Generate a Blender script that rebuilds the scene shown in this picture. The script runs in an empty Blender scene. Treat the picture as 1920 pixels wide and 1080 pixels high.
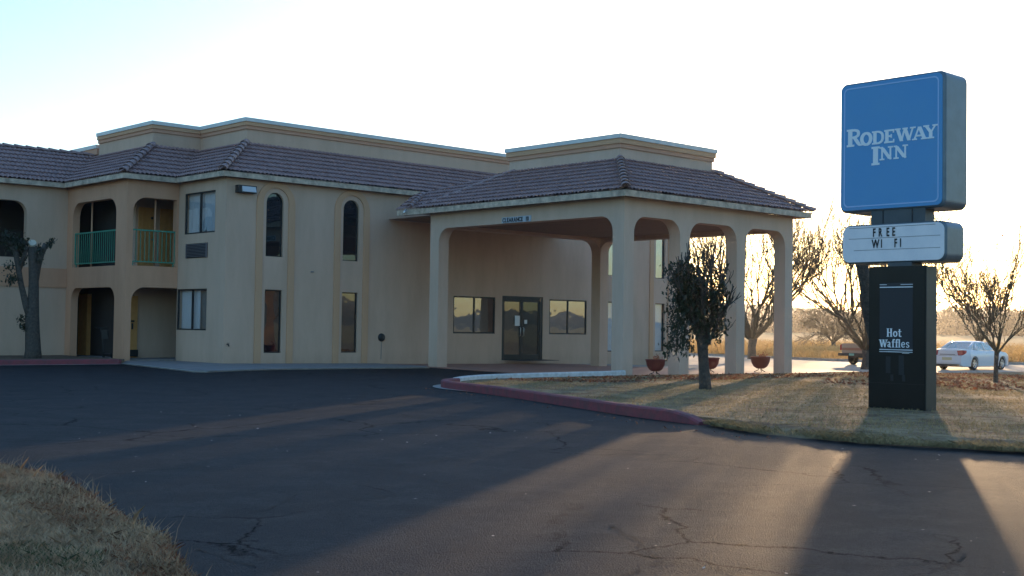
import bpy, bmesh, math, random
import numpy as np
from mathutils import Vector, Matrix
C = bpy.context.scene.collection
random.seed(7); RNG = np.random.default_rng(7)
rad = math.radians

# ------------------------------------------------------------------ camera
cam_d = bpy.data.cameras.new('camera'); cam = bpy.data.objects.new('camera', cam_d); C.objects.link(cam)
yaw, pitch, roll = 0.82076, 0.031167, 0.014353
fw = Vector((math.cos(yaw)*math.cos(pitch), math.sin(yaw)*math.cos(pitch), math.sin(pitch)))
r0 = Vector((math.sin(yaw), -math.cos(yaw), 0)); u0 = r0.cross(fw)
rt = math.cos(roll)*r0 + math.sin(roll)*u0; up = -math.sin(roll)*r0 + math.cos(roll)*u0
cam.matrix_world = Matrix(((rt.x, up.x, -fw.x, 0), (rt.y, up.y, -fw.y, 0), (rt.z, up.z, -fw.z, 1.25), (0, 0, 0, 1)))
cam_d.sensor_width = 36; cam_d.lens = 44.109; cam_d.clip_end = 8000; cam_d.clip_start = 0.05
bpy.context.scene.camera = cam

# ------------------------------------------------------------------ light
SUN_AZ, SUN_EL = rad(30.3), rad(4.3)
w = bpy.data.worlds.new('World'); bpy.context.scene.world = w; w.use_nodes = True
wn = w.node_tree; bg = wn.nodes['Background']
sky = wn.nodes.new('ShaderNodeTexSky'); sky.sky_type = 'NISHITA'; sky.sun_disc = False
sky.sun_elevation = SUN_EL; sky.sun_rotation = rad(90) - SUN_AZ
sky.air_density = 1.0; sky.dust_density = 0.6; sky.ozone_density = 3.0
wn.links.new(sky.outputs[0], bg.inputs[0]); bg.inputs[1].default_value = 0.15
sd = bpy.data.lights.new('sun', 'SUN'); sun = bpy.data.objects.new('sun', sd); C.objects.link(sun)
sd.energy = 2.0; sd.angle = rad(0.53); sd.color = (1.0, 0.66, 0.36)
sv = Vector((math.cos(SUN_AZ)*math.cos(SUN_EL), math.sin(SUN_AZ)*math.cos(SUN_EL), math.sin(SUN_EL)))
sun.rotation_euler = sv.to_track_quat('Z', 'Y').to_euler(); sun.location = (60, 35, 30)
vs = bpy.context.scene.view_settings
vs.view_transform = 'Standard'; vs.look = 'None'; vs.gamma = 1; vs.exposure = 2.02
bpy.context.scene.cycles.max_bounces = 9
bpy.context.scene.cycles.diffuse_bounces = 6
bpy.context.scene.cycles.transparent_max_bounces = 12

# ------------------------------------------------------------------ materials
def mat(name, col, rough=0.8, metal=0.0, spec=0.5, noise=None, bump=None, col2=None, coat=0, trans=0, emit=None):
    """noise=(scale, amount, detail): colour mottling towards col2; bump=(scale, strength, distance)"""
    m = bpy.data.materials.new(name); m.use_nodes = True
    nt = m.node_tree; b = nt.nodes['Principled BSDF']; L = nt.links.new
    b.inputs['Base Color'].default_value = (*col, 1); b.inputs['Roughness'].default_value = rough
    b.inputs['Metallic'].default_value = metal; b.inputs['Specular IOR Level'].default_value = spec
    if coat: b.inputs['Coat Weight'].default_value = coat
    tc = nt.nodes.new('ShaderNodeTexCoord')
    if noise:
        n = nt.nodes.new('ShaderNodeTexNoise'); n.inputs['Scale'].default_value = noise[0]; n.inputs['Detail'].default_value = noise[2] if len(noise) > 2 else 6
        n.inputs['Roughness'].default_value = 0.65
        L(tc.outputs['Object'], n.inputs['Vector'])
        r = nt.nodes.new('ShaderNodeMapRange'); r.inputs[1].default_value = 0.35; r.inputs[2].default_value = 0.68
        r.inputs[3].default_value = 0; r.inputs[4].default_value = noise[1]; L(n.outputs[0], r.inputs[0])
        mx = nt.nodes.new('ShaderNodeMix'); mx.data_type = 'RGBA'
        mx.inputs[6].default_value = (*col, 1); mx.inputs[7].default_value = (*(col2 or tuple(c*0.6 for c in col)), 1)
        L(r.outputs[0], mx.inputs[0]); L(mx.outputs[2], b.inputs['Base Color'])
    if bump:
        n2 = nt.nodes.new('ShaderNodeTexNoise'); n2.inputs['Scale'].default_value = bump[0]; n2.inputs['Detail'].default_value = 5
        L(tc.outputs['Object'], n2.inputs['Vector'])
        bp = nt.nodes.new('ShaderNodeBump'); bp.inputs['Strength'].default_value = bump[1]; bp.inputs['Distance'].default_value = bump[2] if len(bump) > 2 else 0.01
        L(n2.outputs[0], bp.inputs['Height']); L(bp.outputs[0], b.inputs['Normal'])
    if trans:
        t = nt.nodes.new('ShaderNodeBsdfTranslucent'); ms = nt.nodes.new('ShaderNodeMixShader'); ms.inputs[0].default_value = trans
        src = b.inputs['Base Color'].links[0].from_socket if b.inputs['Base Color'].links else None
        if src: L(src, t.inputs[0])
        else: t.inputs[0].default_value = (*col, 1)
        L(b.outputs[0], ms.inputs[1]); L(t.outputs[0], ms.inputs[2]); L(ms.outputs[0], nt.nodes['Material Output'].inputs[0])
    return m

def stucco(name, col, dirt=0.7):
    m = mat(name, col, 0.92, spec=0.2, bump=(60, 0.35, 0.006))
    nt = m.node_tree; L = nt.links.new; b = nt.nodes['Principled BSDF']
    tc = nt.nodes.new('ShaderNodeTexCoord'); mp = nt.nodes.new('ShaderNodeMapping'); mp.inputs['Scale'].default_value = (1, 1, 0.25)
    L(tc.outputs['Object'], mp.inputs[0])
    n = nt.nodes.new('ShaderNodeTexNoise'); n.inputs['Scale'].default_value = 1.3; n.inputs['Detail'].default_value = 8; n.inputs['Roughness'].default_value = 0.7
    L(mp.outputs[0], n.inputs[0])
    r = nt.nodes.new('ShaderNodeMapRange'); r.inputs[1].default_value = 0.4; r.inputs[2].default_value = 0.8; r.inputs[4].default_value = dirt; L(n.outputs[0], r.inputs[0])
    mx = nt.nodes.new('ShaderNodeMix'); mx.data_type = 'RGBA'; mx.inputs[6].default_value = (*col, 1); mx.inputs[7].default_value = (col[0]*.74, col[1]*.72, col[2]*.68, 1)
    L(r.outputs[0], mx.inputs[0])
    # splash-back dirt band of real soil near the ground
    sp = nt.nodes.new('ShaderNodeSeparateXYZ'); L(tc.outputs['Object'], sp.inputs[0])
    r2 = nt.nodes.new('ShaderNodeMapRange'); r2.inputs[1].default_value = 0.0; r2.inputs[2].default_value = 0.45; r2.inputs[3].default_value = 0.3; r2.inputs[4].default_value = 0; L(sp.outputs[2], r2.inputs[0])
    ml = nt.nodes.new('ShaderNodeMath'); ml.operation = 'MULTIPLY'; L(r2.outputs[0], ml.inputs[0]); L(n.outputs[0], ml.inputs[1])
    m2 = nt.nodes.new('ShaderNodeMix'); m2.data_type = 'RGBA'; m2.inputs[7].default_value = (0.2, 0.14, 0.09, 1)
    L(ml.outputs[0], m2.inputs[0]); L(mx.outputs[2], m2.inputs[6]); L(m2.outputs[2], b.inputs['Base Color'])
    return m

M = {}
M['beige'] = stucco('beige_stucco', (0.63, 0.43, 0.315))
M['peach'] = stucco('peach_stucco', (0.64, 0.345, 0.215))
M['canopy'] = stucco('canopy_stucco', (0.65, 0.46, 0.35))
M['band'] = stucco('orange_stucco', (0.60, 0.33, 0.22), 0.3)
M['bandl'] = stucco('light_orange_stucco', (0.62, 0.365, 0.22), 0.3)
M['dark'] = mat('painted_interior_shade', (0.045, 0.035, 0.032), 0.95)  # near-black colour puts the shade of deep interiors into the surface
M['ceil'] = mat('brown_soffit', (0.30, 0.19, 0.14), 0.9, noise=(3, .4))
M['cap'] = mat('parapet_cap_metal', (0.68, 0.70, 0.68), 0.5, noise=(2, .5), col2=(.45, .46, .44))
M['fascia'] = mat('weathered_fascia', (0.70, 0.55, 0.42), 0.85, noise=(3.5, .8), col2=(.22, .17, .13), bump=(30, .3))
M['tile'] = mat('purple_brown_concrete_tile', (0.43, 0.26, 0.235), 0.85, spec=.12, noise=(5, .9), col2=(.27, .175, .165), bump=(50, .25, .004))
M['ridge'] = mat('ridge_tile', (0.44, 0.29, 0.27), 0.75, spec=.3, noise=(7, .9), col2=(.24, .17, .18), bump=(40, .3, .004))
M['frame'] = mat('bronze_frame', (0.02, 0.018, 0.018), 0.45, spec=.4)
M['rail'] = mat('green_railing_paint', (0.055, 0.30, 0.20), 0.5, noise=(9, .5), col2=(.04, .2, .15))
M['door'] = mat('ochre_door_paint', (0.70, 0.34, 0.11), 0.7, noise=(6, .5), col2=(.5, .22, .06))
M['paper'] = mat('white_paper', (0.75, 0.75, 0.72), 0.8)
M['steel'] = mat('brushed_steel', (0.6, 0.6, 0.58), 0.3, metal=1)
M['grey'] = mat('grey_paint', (0.2, 0.2, 0.2), 0.6)
M['lens'] = mat('frosted_lamp_lens', (0.55, 0.57, 0.6), 0.35)
M['blind'] = mat('vertical_blind_fabric', (0.72, 0.76, 0.80), 0.8)
M['drape'] = mat('dark_drape', (0.10, 0.12, 0.13), 0.9)
M['concrete'] = mat('walkway_concrete', (0.26, 0.235, 0.225), 0.85, noise=(1.5, .7), col2=(.15, .14, .14), bump=(40, .4))
M['gutter'] = mat('gutter_concrete', (0.42, 0.39, 0.36), 0.85, noise=(4, .7), col2=(.2, .19, .18), bump=(40, .4))
M['redkerb'] = mat('red_kerb_paint', (0.27, 0.052, 0.065), 0.8, noise=(5, .9), col2=(.13, .055, .06), bump=(25, .5, .01))
M['whitekerb'] = mat('white_kerb_paint', (0.74, 0.72, 0.70), 0.8, noise=(7, .6), col2=(.35, .32, .3), bump=(25, .5, .01))
M['paver'] = mat('red_brown_paving', (0.40, 0.19, 0.14), 0.6, noise=(3, .7), col2=(.26, .14, .11), bump=(30, .3))
M['drive'] = mat('driveway_concrete', (0.38, 0.33, 0.28), 0.8, noise=(.6, .7), col2=(.24, .21, .18), bump=(20, .3))
M['bark'] = mat('grey_bark', (0.105, 0.085, 0.07), 0.95, noise=(14, .9), col2=(.04, .032, .028), bump=(18, 1.0, .04))
M['twig'] = mat('bare_twig_bark', (0.20, 0.135, 0.075), 0.9, noise=(8, .6), col2=(.12, .08, .045))
M['leaf'] = mat('dark_green_leaf', (0.026, 0.046, 0.024), 0.5, noise=(6, .9), col2=(.05, .038, .02), trans=.2)
M['leafred'] = mat('rust_leaf', (0.13, 0.06, 0.025), 0.6, noise=(9, 1.0), col2=(.08, .07, .02), trans=.35)
M['cut'] = mat('sawn_wood', (0.55, 0.48, 0.38), 0.8)
M['iron'] = mat('black_iron', (0.02, 0.02, 0.02), 0.5)
M['pot'] = mat('red_glazed_bowl', (0.20, 0.045, 0.035), 0.5, noise=(6, .6), col2=(.12, .03, .025))
M['soil'] = mat('potting_soil', (0.06, 0.04, 0.03), 0.95)
M['signblue'] = mat('sign_blue_face', (0.05, 0.27, 0.58), 0.3, noise=(1.2, .6), col2=(.07, .30, .56))
M['signline'] = mat('sign_pale_blue_line', (0.32, 0.50, 0.78), 0.4)
M['signletter'] = mat('sign_letter_pale', (0.82, 0.84, 0.88), 0.45)
M['signside'] = mat('sign_grey_green_cabinet', (0.13, 0.175, 0.215), 0.35, metal=.2, noise=(3, .7), col2=(.085, .115, .14))
M['signwhite'] = mat('sign_white_panel', (0.88, 0.82, 0.84), 0.4, noise=(2.5, .6), col2=(.70, .67, .72))
M['signblack'] = mat('sign_black_panel', (0.005, 0.006, 0.008), 0.3, noise=(3, .6), col2=(.009, .010, .012), spec=.3)
M['signnavy'] = mat('sign_navy_inset', (0.009, 0.012, 0.024), 0.4)
M['signscuff'] = mat('sign_scuff', (0.016, 0.016, 0.019), 0.6)
M['neck'] = mat('sign_neck_grey', (0.07, 0.085, 0.10), 0.5, noise=(3, .5))
M['black'] = mat('black_letter', (0.012, 0.012, 0.016), 0.6)
M['groove'] = mat('sign_track_line', (0.25, 0.22, 0.24), 0.7)  # plain grey of the letter-track lines
M['carwhite'] = mat('white_car_paint', (0.72, 0.74, 0.78), 0.28, coat=.6)
M['cartrim'] = mat('car_black_trim', (0.02, 0.02, 0.022), 0.5)
M['rubber'] = mat('tyre_rubber', (0.018, 0.018, 0.018), 0.85)
M['rim'] = mat('alloy_rim', (0.55, 0.56, 0.58), 0.3, metal=.9)
M['red'] = mat('red_lens', (0.42, 0.02, 0.02), 0.2)
M['plate'] = mat('pale_yellow_plate', (0.55, 0.5, 0.3), 0.5)
M['plateg'] = mat('pale_green_plate', (0.2, 0.45, 0.38), 0.5)
M['carcopper'] = mat('copper_truck_paint', (0.33, 0.13, 0.075), 0.35, coat=.4)
M['cartan'] = mat('tan_truck_paint', (0.40, 0.27, 0.20), 0.4, coat=.3)
M['crack'] = mat('crack_bitumen', (0.002, 0.002, 0.003), 0.95)  # near-black colour of the cracks themselves
M['chip'] = mat('pale_stone_chip', (0.45, 0.42, 0.38), 0.8)
M['patch'] = mat('sand_stain', (0.13, 0.11, 0.1), 0.8)

def glass(name, tint, refl, rough=0.02, body=(0.01, 0.014, 0.018), see=0.0):
    """window pane: a body colour (or see-through) under a clear reflection of strength refl, stronger at grazing angles"""
    m = bpy.data.materials.new(name); m.use_nodes = True; nt = m.node_tree; L = nt.links.new
    nt.nodes.remove(nt.nodes['Principled BSDF'])
    out = nt.nodes['Material Output']; gl = nt.nodes.new('ShaderNodeBsdfGlossy'); gl.inputs['Roughness'].default_value = rough; gl.inputs[0].default_value = (*tint, 1)
    base = nt.nodes.new('ShaderNodeBsdfTransparent' if see else 'ShaderNodeBsdfDiffuse'); base.inputs[0].default_value = (see, see, see, 1) if see else (*body, 1)
    lw = nt.nodes.new('ShaderNodeLayerWeight'); lw.inputs[0].default_value = 0.5
    r = nt.nodes.new('ShaderNodeMapRange'); r.inputs[3].default_value = refl*.6; r.inputs[4].default_value = min(1, refl*1.9); L(lw.outputs['Facing'], r.inputs[0])
    ms = nt.nodes.new('ShaderNodeMixShader'); L(r.outputs[0], ms.inputs[0]); L(base.outputs[0], ms.inputs[1]); L(gl.outputs[0], ms.inputs[2])
    tc = nt.nodes.new('ShaderNodeTexCoord'); n = nt.nodes.new('ShaderNodeTexNoise'); n.inputs['Scale'].default_value = 1.4; L(tc.outputs['Object'], n.inputs[0])
    bp = nt.nodes.new('ShaderNodeBump'); bp.inputs['Strength'].default_value = .06; bp.inputs['Distance'].default_value = .05; L(n.outputs[0], bp.inputs['Height']); L(bp.outputs[0], gl.inputs['Normal'])
    L(ms.outputs[0], out.inputs[0]); return m
M['gdark'] = glass('dark_window_glass', (.8, .95, 1), .12)
M['gmir'] = glass('reflective_window_glass', (.92, .95, 1), .42)
M['gmid'] = glass('tinted_window_glass', (.9, .9, .85), .22)
M['gsee'] = glass('clear_window_glass', (.9, .97, 1), .14, see=.95)
M['gcar'] = glass('car_glass', (.9, 1, .95), .3, see=.35)

def ground_mat(name, cols, scales, bumpv, rough=.95, trans=0, spec=.2):
    """three-way mottled natural ground"""
    m = mat(name, cols[0], rough, spec=spec, bump=bumpv); nt = m.node_tree; L = nt.links.new; b = nt.nodes['Principled BSDF']
    tc = nt.nodes.new('ShaderNodeTexCoord'); last = None
    for k, (c, s) in enumerate(zip(cols[1:], scales)):
        n = nt.nodes.new('ShaderNodeTexNoise'); n.inputs['Scale'].default_value = s; n.inputs['Detail'].default_value = 7; n.inputs['Roughness'].default_value = .7
        L(tc.outputs['Object'], n.inputs[0])
        r = nt.nodes.new('ShaderNodeMapRange'); r.inputs[1].default_value = .46; r.inputs[2].default_value = .60; L(n.outputs[0], r.inputs[0])
        mx = nt.nodes.new('ShaderNodeMix'); mx.data_type = 'RGBA'; mx.inputs[7].default_value = (*c, 1); L(r.outputs[0], mx.inputs[0])
        if last: L(last, mx.inputs[6])
        else: mx.inputs[6].default_value = (*cols[0], 1)
        last = mx.outputs[2]
    L(last, b.inputs['Base Color']); return m
M['asphalt'] = ground_mat('asphalt', [(.009, .0125, .0185), (.005, .0075, .0115), (.024, .025, .029), (.0045, .006, .0085)], [.3, 1.6, 42], (90, 1.0, .014), .66, spec=.13)
M['lawn'] = ground_mat('dry_lawn', [(.31, .22, .13), (.18, .13, .075), (.38, .28, .165), (.18, .10, .06)], [.55, 6, 1.3], (45, .9, .03))
M['field'] = ground_mat('dry_field', [(.36, .25, .12), (.26, .17, .08), (.44, .31, .15)], [.03, .35], (4, .8, .2))
M['dirt'] = ground_mat('bare_dirt', [(.17, .11, .075), (.10, .07, .05), (.2, .14, .09)], [1.2, 7], (30, .8, .02))
M['hill'] = ground_mat('scrub_hill', [(.13, .10, .065), (.20, .15, .09), (.07, .06, .04)], [.012, .06], (.3, .8, 1.0))
M['blade'] = mat('dry_grass_blade', (.46, .34, .18), .8, noise=(1.2, 1.0), col2=(.25, .19, .09), trans=.42)
M['bladeg'] = mat('verge_grass_blade', (.66, .46, .29), .85, noise=(2.2, 1.0), col2=(.36, .22, .125), trans=.3)
M['bladeg2'] = mat('green_grass_blade', (.12, .14, .06), .85, trans=.3)
M['bladeo'] = mat('golden_field_grass', (.50, .33, .13), .8, noise=(.5, 1.0), col2=(.33, .2, .08), trans=.5)
M['litter'] = mat('fallen_leaf', (.42, .15, .07), .8, noise=(3, 1.0), col2=(.12, .07, .04), trans=.25)
M['brush'] = mat('scrub_brush', (.085, .062, .035), .9, noise=(.2, .8), col2=(.05, .04, .025), trans=.25)

# ------------------------------------------------------------------ helpers
def gz(X):
    X = min(X, 52.5); return -0.008*max(0, X-18) - 0.018*max(0, X-36)
def link(name, me, m=None, parent=None):
    o = bpy.data.objects.new(name, me); C.objects.link(o)
    if m is not None: me.materials.append(m)
    if parent is not None: o.parent = parent
    return o
def tag(o, label=None, cat=None, group=None, kind=None):
    if label: o['label'] = label
    if cat: o['category'] = cat
    if group: o['group'] = group
    if kind: o['kind'] = kind
    return o
def thing(name, label, cat, group=None, loc=(0, 0, 0), rz=0):
    o = bpy.data.objects.new(name, None); C.objects.link(o); o.location = loc; o.rotation_euler = (0, 0, rz)
    o.empty_display_size = .3
    return tag(o, label, cat, group)

class MB:
    def __init__(s): s.v = []; s.f = []
    def add(s, vs, fs):
        n = len(s.v); s.v += [tuple(p) for p in vs]; s.f += [tuple(i+n for i in f) for f in fs]; return s
    def box(s, x0, x1, y0, y1, z0, z1):
        return s.add([(x0,y0,z0),(x1,y0,z0),(x1,y1,z0),(x0,y1,z0),(x0,y0,z1),(x1,y0,z1),(x1,y1,z1),(x0,y1,z1)],
                     [(0,3,2,1),(4,5,6,7),(0,1,5,4),(1,2,6,5),(2,3,7,6),(3,0,4,7)])
    def quad(s, a, b, c, d): return s.add([a, b, c, d], [(0, 1, 2, 3)])
    def tube(s, pts, rs, n=8, cap=True):
        pts = [Vector(p) for p in pts]
        if not hasattr(rs, '__len__'): rs = [rs]*len(pts)
        base = len(s.v); t0 = (pts[1]-pts[0]).normalized()
        a = t0.orthogonal().normalized()
        for i, p in enumerate(pts):
            t = (pts[min(i+1, len(pts)-1)]-pts[max(i-1, 0)]).normalized()
            a = (a - a.dot(t)*t)
            a = a.normalized() if a.length > 1e-6 else t.orthogonal().normalized()
            b = t.cross(a)
            for k in range(n):
                th = 2*math.pi*k/n; s.v.append(tuple(p + rs[i]*(math.cos(th)*a + math.sin(th)*b)))
        for i in range(len(pts)-1):
            for k in range(n):
                k2 = (k+1) % n; q = base+i*n
                s.f.append((q+k, q+k2, q+n+k2, q+n+k))
        if cap:
            s.f.append(tuple(base+k for k in reversed(range(n)))); e = base+(len(pts)-1)*n; s.f.append(tuple(e+k for k in range(n)))
        return s
    def lathe(s, prof, c=(0, 0, 0), n=24, axis='z'):
        base = len(s.v)
        for (r, h) in prof:
            for k in range(n):
                th = 2*math.pi*k/n; x, y = r*math.cos(th), r*math.sin(th)
                p = (c[0]+x, c[1]+y, c[2]+h) if axis == 'z' else ((c[0]+x, c[1]+h, c[2]+y) if axis == 'y' else (c[0]+h, c[1]+x, c[2]+y))
                s.v.append(p)
        for i in range(len(prof)-1):
            for k in range(n):
                k2 = (k+1) % n; s.f.append((base+i*n+k, base+i*n+k2, base+(i+1)*n+k2, base+(i+1)*n+k))
        return s
    def build(s, name, m, parent=None, smooth=False, fix=True):
        me = bpy.data.meshes.new(name); me.from_pydata(s.v, [], s.f); me.update()
        if fix:
            bm = bmesh.new(); bm.from_mesh(me); bmesh.ops.recalc_face_normals(bm, faces=bm.faces[:]); bm.to_mesh(me); bm.free()
        if smooth: me.polygons.foreach_set('use_smooth', [True]*len(me.polygons))
        return link(name, me, m, parent)

def arc(cx, cy, r, a0, a1, n=10):
    return [(cx+r*math.cos(rad(a0+(a1-a0)*i/n)), cy+r*math.sin(rad(a0+(a1-a0)*i/n))) for i in range(n+1)]
def panel(name, outline, holes, plane, t, m, parent=None, bevel=0.0):
    """extruded sheet with holes; outline/holes in (a,z); plane = ('Y',value) front face at that Y, body behind (+), or ('X',value)"""
    cu = bpy.data.curves.new(name, 'CURVE'); cu.dimensions = '2D'; cu.fill_mode = 'BOTH'; cu.extrude = t/2
    for ring in [outline]+holes:
        sp = cu.splines.new('POLY'); sp.points.add(len(ring)-1)
        for i, (a, z) in enumerate(ring): sp.points[i].co = (a, z, 0, 1)
        sp.use_cyclic_u = True
    tmp = bpy.data.objects.new('tmp', cu); C.objects.link(tmp)
    me = bpy.data.meshes.new_from_object(tmp.evaluated_get(bpy.context.evaluated_depsgraph_get()))
    bpy.data.objects.remove(tmp); bpy.data.curves.remove(cu)
    n = len(me.vertices); co = np.empty(n*3); me.vertices.foreach_get('co', co); co = co.reshape(-1, 3)
    out = np.empty_like(co); d = co[:, 2] + t/2
    if plane[0] == 'Y': out[:, 0] = co[:, 0]; out[:, 1] = plane[1]+d; out[:, 2] = co[:, 1]
    elif plane[0] == 'X': out[:, 1] = co[:, 0]; out[:, 0] = plane[1]+d; out[:, 2] = co[:, 1]
    else: out[:, 0] = co[:, 0]; out[:, 1] = co[:, 1]; out[:, 2] = plane[1]-d
    me.vertices.foreach_set('co', out.ravel()); me.materials.clear()
    bm = bmesh.new(); bm.from_mesh(me); bmesh.ops.remove_doubles(bm, verts=bm.verts[:], dist=1e-5)
    bmesh.ops.recalc_face_normals(bm, faces=bm.faces[:]); bm.to_mesh(me); bm.free()
    me.name = name; me.polygons.foreach_set('use_smooth', [False]*len(me.polygons))
    return link(name, me, m, parent)
def arcade(a0, a1, z0, z1, ops):
    """outline of a wall with arched openings reaching its foot: ops = (x0,x1,ztop,r_left,r_right)"""
    pts = []
    if ops[0][0] > a0+1e-4: pts.append((a0, z0))
    for (x0, x1, zt, rl, rr) in ops:
        if x0 > a0+1e-4: pts.append((x0, z0))
        pts += arc(x0+rl, zt-rl, rl, 180, 90, 10) if rl else [(x0, zt)]
        pts += arc(x1-rr, zt-rr, rr, 90, 0, 10) if rr else [(x1, zt)]
        if x1 < a1-1e-4: pts.append((x1, z0))
    if ops[-1][1] < a1-1e-4: pts.append((a1, z0))
    return pts + [(a1, z1), (a0, z1)]
def rrect(x0, x1, z0, z1, r, n=8):
    return arc(x1-r, z0+r, r, -90, 0, n)+arc(x1-r, z1-r, r, 0, 90, n)+arc(x0+r, z1-r, r, 90, 180, n)+arc(x0+r, z0+r, r, 180, 270, n)
def rect(x0, x1, z0, z1): return [(x0, z0), (x1, z0), (x1, z1), (x0, z1)]

def sheet(name, poly, off, m, kind='structure', parent=None, thick=0, extra=None, label=None):
    """flat ground polygon following gz() at height off; thick>0 gives it a skirt"""
    bm = bmesh.new(); vs_ = [bm.verts.new((x, y, 0)) for x, y in poly]; f = bm.faces.new(vs_)
    if f.normal.z < 0: f.normal_flip()
    bmesh.ops.triangulate(bm, faces=bm.faces[:])
    for X in (18, 36, 52.5):
        bmesh.ops.bisect_plane(bm, geom=bm.verts[:]+bm.edges[:]+bm.faces[:], plane_co=(X, 0, 0), plane_no=(1, 0, 0))
    if thick:
        e = bmesh.ops.extrude_face_region(bm, geom=bm.faces[:])
        dn = [v for v in e['geom'] if isinstance(v, bmesh.types.BMVert)]
        for v in dn: v.co.z -= thick
    for v in bm.verts: v.co.z += gz(v.co.x) + off + (extra(v.co.x, v.co.y) if extra else 0)
    bmesh.ops.recalc_face_normals(bm, faces=bm.faces[:])
    me = bpy.data.meshes.new(name); bm.to_mesh(me); bm.free()
    o = link(name, me, m, parent)
    if kind: o['kind'] = kind
    return o

def smooth_poly(pts, n=4):
    out = []
    for i in range(len(pts)-1):
        p0, p1, p2, p3 = pts[max(i-1, 0)], pts[i], pts[i+1], pts[min(i+2, len(pts)-1)]
        for k in range(n):
            t = k/n
            out.append(tuple(.5*((2*p1[j])+(-p0[j]+p2[j])*t+(2*p0[j]-5*p1[j]+4*p2[j]-p3[j])*t*t+(-p0[j]+3*p1[j]-3*p2[j]+p3[j])*t**3) for j in range(2)))
    out.append(pts[-1]); return out
def offset_line(pts, d):
    out = []
    for i, p in enumerate(pts):
        a = Vector(pts[max(i-1, 0)]); b = Vector(pts[min(i+1, len(pts)-1)]); t = (b-a).normalized(); out.append((p[0]-t.y*d, p[1]+t.x*d))
    return out
def ribbon_solid(name, pts, wd, z0, zt, m, parent=None, bev=.025):
    """kerb: solid strip along pts, wd to the left side of travel; z0/zt above gz, zt may be list"""
    L_ = offset_line(pts, wd); b = MB(); n = len(pts)
    zt = zt if hasattr(zt, '__len__') else [zt]*n
    inn = offset_line(pts, bev); inl = offset_line(pts, wd-bev)
    for i in range(n):
        g = gz(pts[i][0])
        b.v += [(*pts[i], g+z0), (*pts[i], g+zt[i]-bev), (*inn[i], g+zt[i]), (*inl[i], g+zt[i]), (*L_[i], g+zt[i]-bev), (*L_[i], g+z0)]
    for i in range(n-1):
        for k in range(6):
            k2 = (k+1) % 6; b.f.append((i*6+k, i*6+k2, i*6+6+k2, i*6+6+k))
    b.f.append(tuple(range(5, -1, -1))); b.f.append(tuple((n-1)*6+k for k in range(6)))
    return b.build(name, m, parent)

# ------------------------------------------------------------------ terrain
def terrain():
    bm = bmesh.new()
    xs = [-3000, -1200, -500, -200, -80, -20, 0, 18, 36, 52.5, 80, 120, 200, 350, 600, 1200, 3000]
    ys = xs
    vv = {}
    for i, x in enumerate(xs):
        for j, y in enumerate(ys):
            d = math.hypot(x, y); rise = 0 if d < 150 else min(1.4, (d-150)*.006)
            if d > 1000: rise = 6
            vv[i, j] = bm.verts.new((x, y, gz(x)-.05+rise))
    for i in range(len(xs)-1):
        for j in range(len(ys)-1): bm.faces.new((vv[i, j], vv[i+1, j], vv[i+1, j+1], vv[i, j+1]))
    me = bpy.data.meshes.new('ground'); bm.to_mesh(me); bm.free(); return tag(link('ground', me, M['field']), kind='structure')
terrain()
def hills():
    bm = bmesh.new(); N = 240; rings = [(650, -6, 0), (760, .35, 1), (900, 1.0, 1), (1150, .7, 1), (1500, 1.0, 1.4), (1900, .2, 1.2)]
    rows = []
    for (R_, hf, sc) in rings:
        row = []
        for k in range(N):
            a = 2*math.pi*k/N
            h = 15+5*math.sin(3*a+.6)+4*math.sin(7*a+2.2)+2*math.sin(17*a+R_)+1.2*math.sin(41*a+1)
            if math.cos(a-rad(228)) > .2: h *= 2.0
            row.append(bm.verts.new((R_*math.cos(a), R_*math.sin(a), (h*hf*sc if hf > 0 else hf))))
        rows.append(row)
    for i in range(len(rows)-1):
        for k in range(N):
            bm.faces.new((rows[i][k], rows[i+1][k], rows[i+1][(k+1) % N], rows[i][(k+1) % N]))
    me = bpy.data.meshes.new('hills'); bm.to_mesh(me); bm.free(); me.polygons.foreach_set('use_smooth', [True]*len(me.polygons))
    tag(link('hills', me, M['hill']), kind='structure')
hills()

# kerb / lawn lines (counter-clockwise island: street side, tip, canopy side)
RED = [(13.35, 10.45), (13.8, 12.0), (14.5, 13.8), (15.35, 15.95), (15.95, 17.6), (16.25, 18.75), (16.55, 19.55), (17.0, 20.1), (17.55, 20.42)]
REDs = smooth_poly(RED, 4)
WHITE = [(17.5, 20.4), (18.3, 20.95), (19.3, 21.4), (20.9, 21.75), (22.6, 22.0), (24.15, 22.17), (25.05, 22.4)]
WHITEs = smooth_poly(WHITE, 4)
lawn_rear = [(25.1, 22.45), (26, 22.5), (33.6, 22.5), (37.2, 23.3), (43.5, 24.6), (53, 27.4), (62, 26.4), (80, 24)]
lawn_front = [(60, -60), (20, -12), (15.2, 0), (13.6, 4.2), (13.1, 6.1), (12.6, 7.7), (12.75, 9.3), (13.25, 10.35)]
lawn_in = [(60.5, -59), (20.6, -11.5), (15.9, 0), (14.3, 4.3), (13.75, 6.2), (13.25, 7.75), (13.25, 9.2), (13.5, 10.2)]
lawn_poly = [(x+.08, y) for x, y in REDs[2:]] + WHITEs[1:] + lawn_rear + [(110, 10)] + lawn_in
def lawn_h(x, y):
    e = min(math.hypot(x-a, y-b) for a, b in lawn_front[2:7])
    return 0
lawn_o = sheet('lawn', lawn_poly, .07, M['lawn'], thick=.2)
bm_ = MB(); fo = smooth_poly(lawn_front, 12); fi = smooth_poly(lawn_in, 12); rj_ = random.Random(2)
for i in range(len(fo)-1):
    pass
fo = [(x+rj_.gauss(0, .035), y+rj_.gauss(0, .02)) for x, y in fo]
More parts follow.
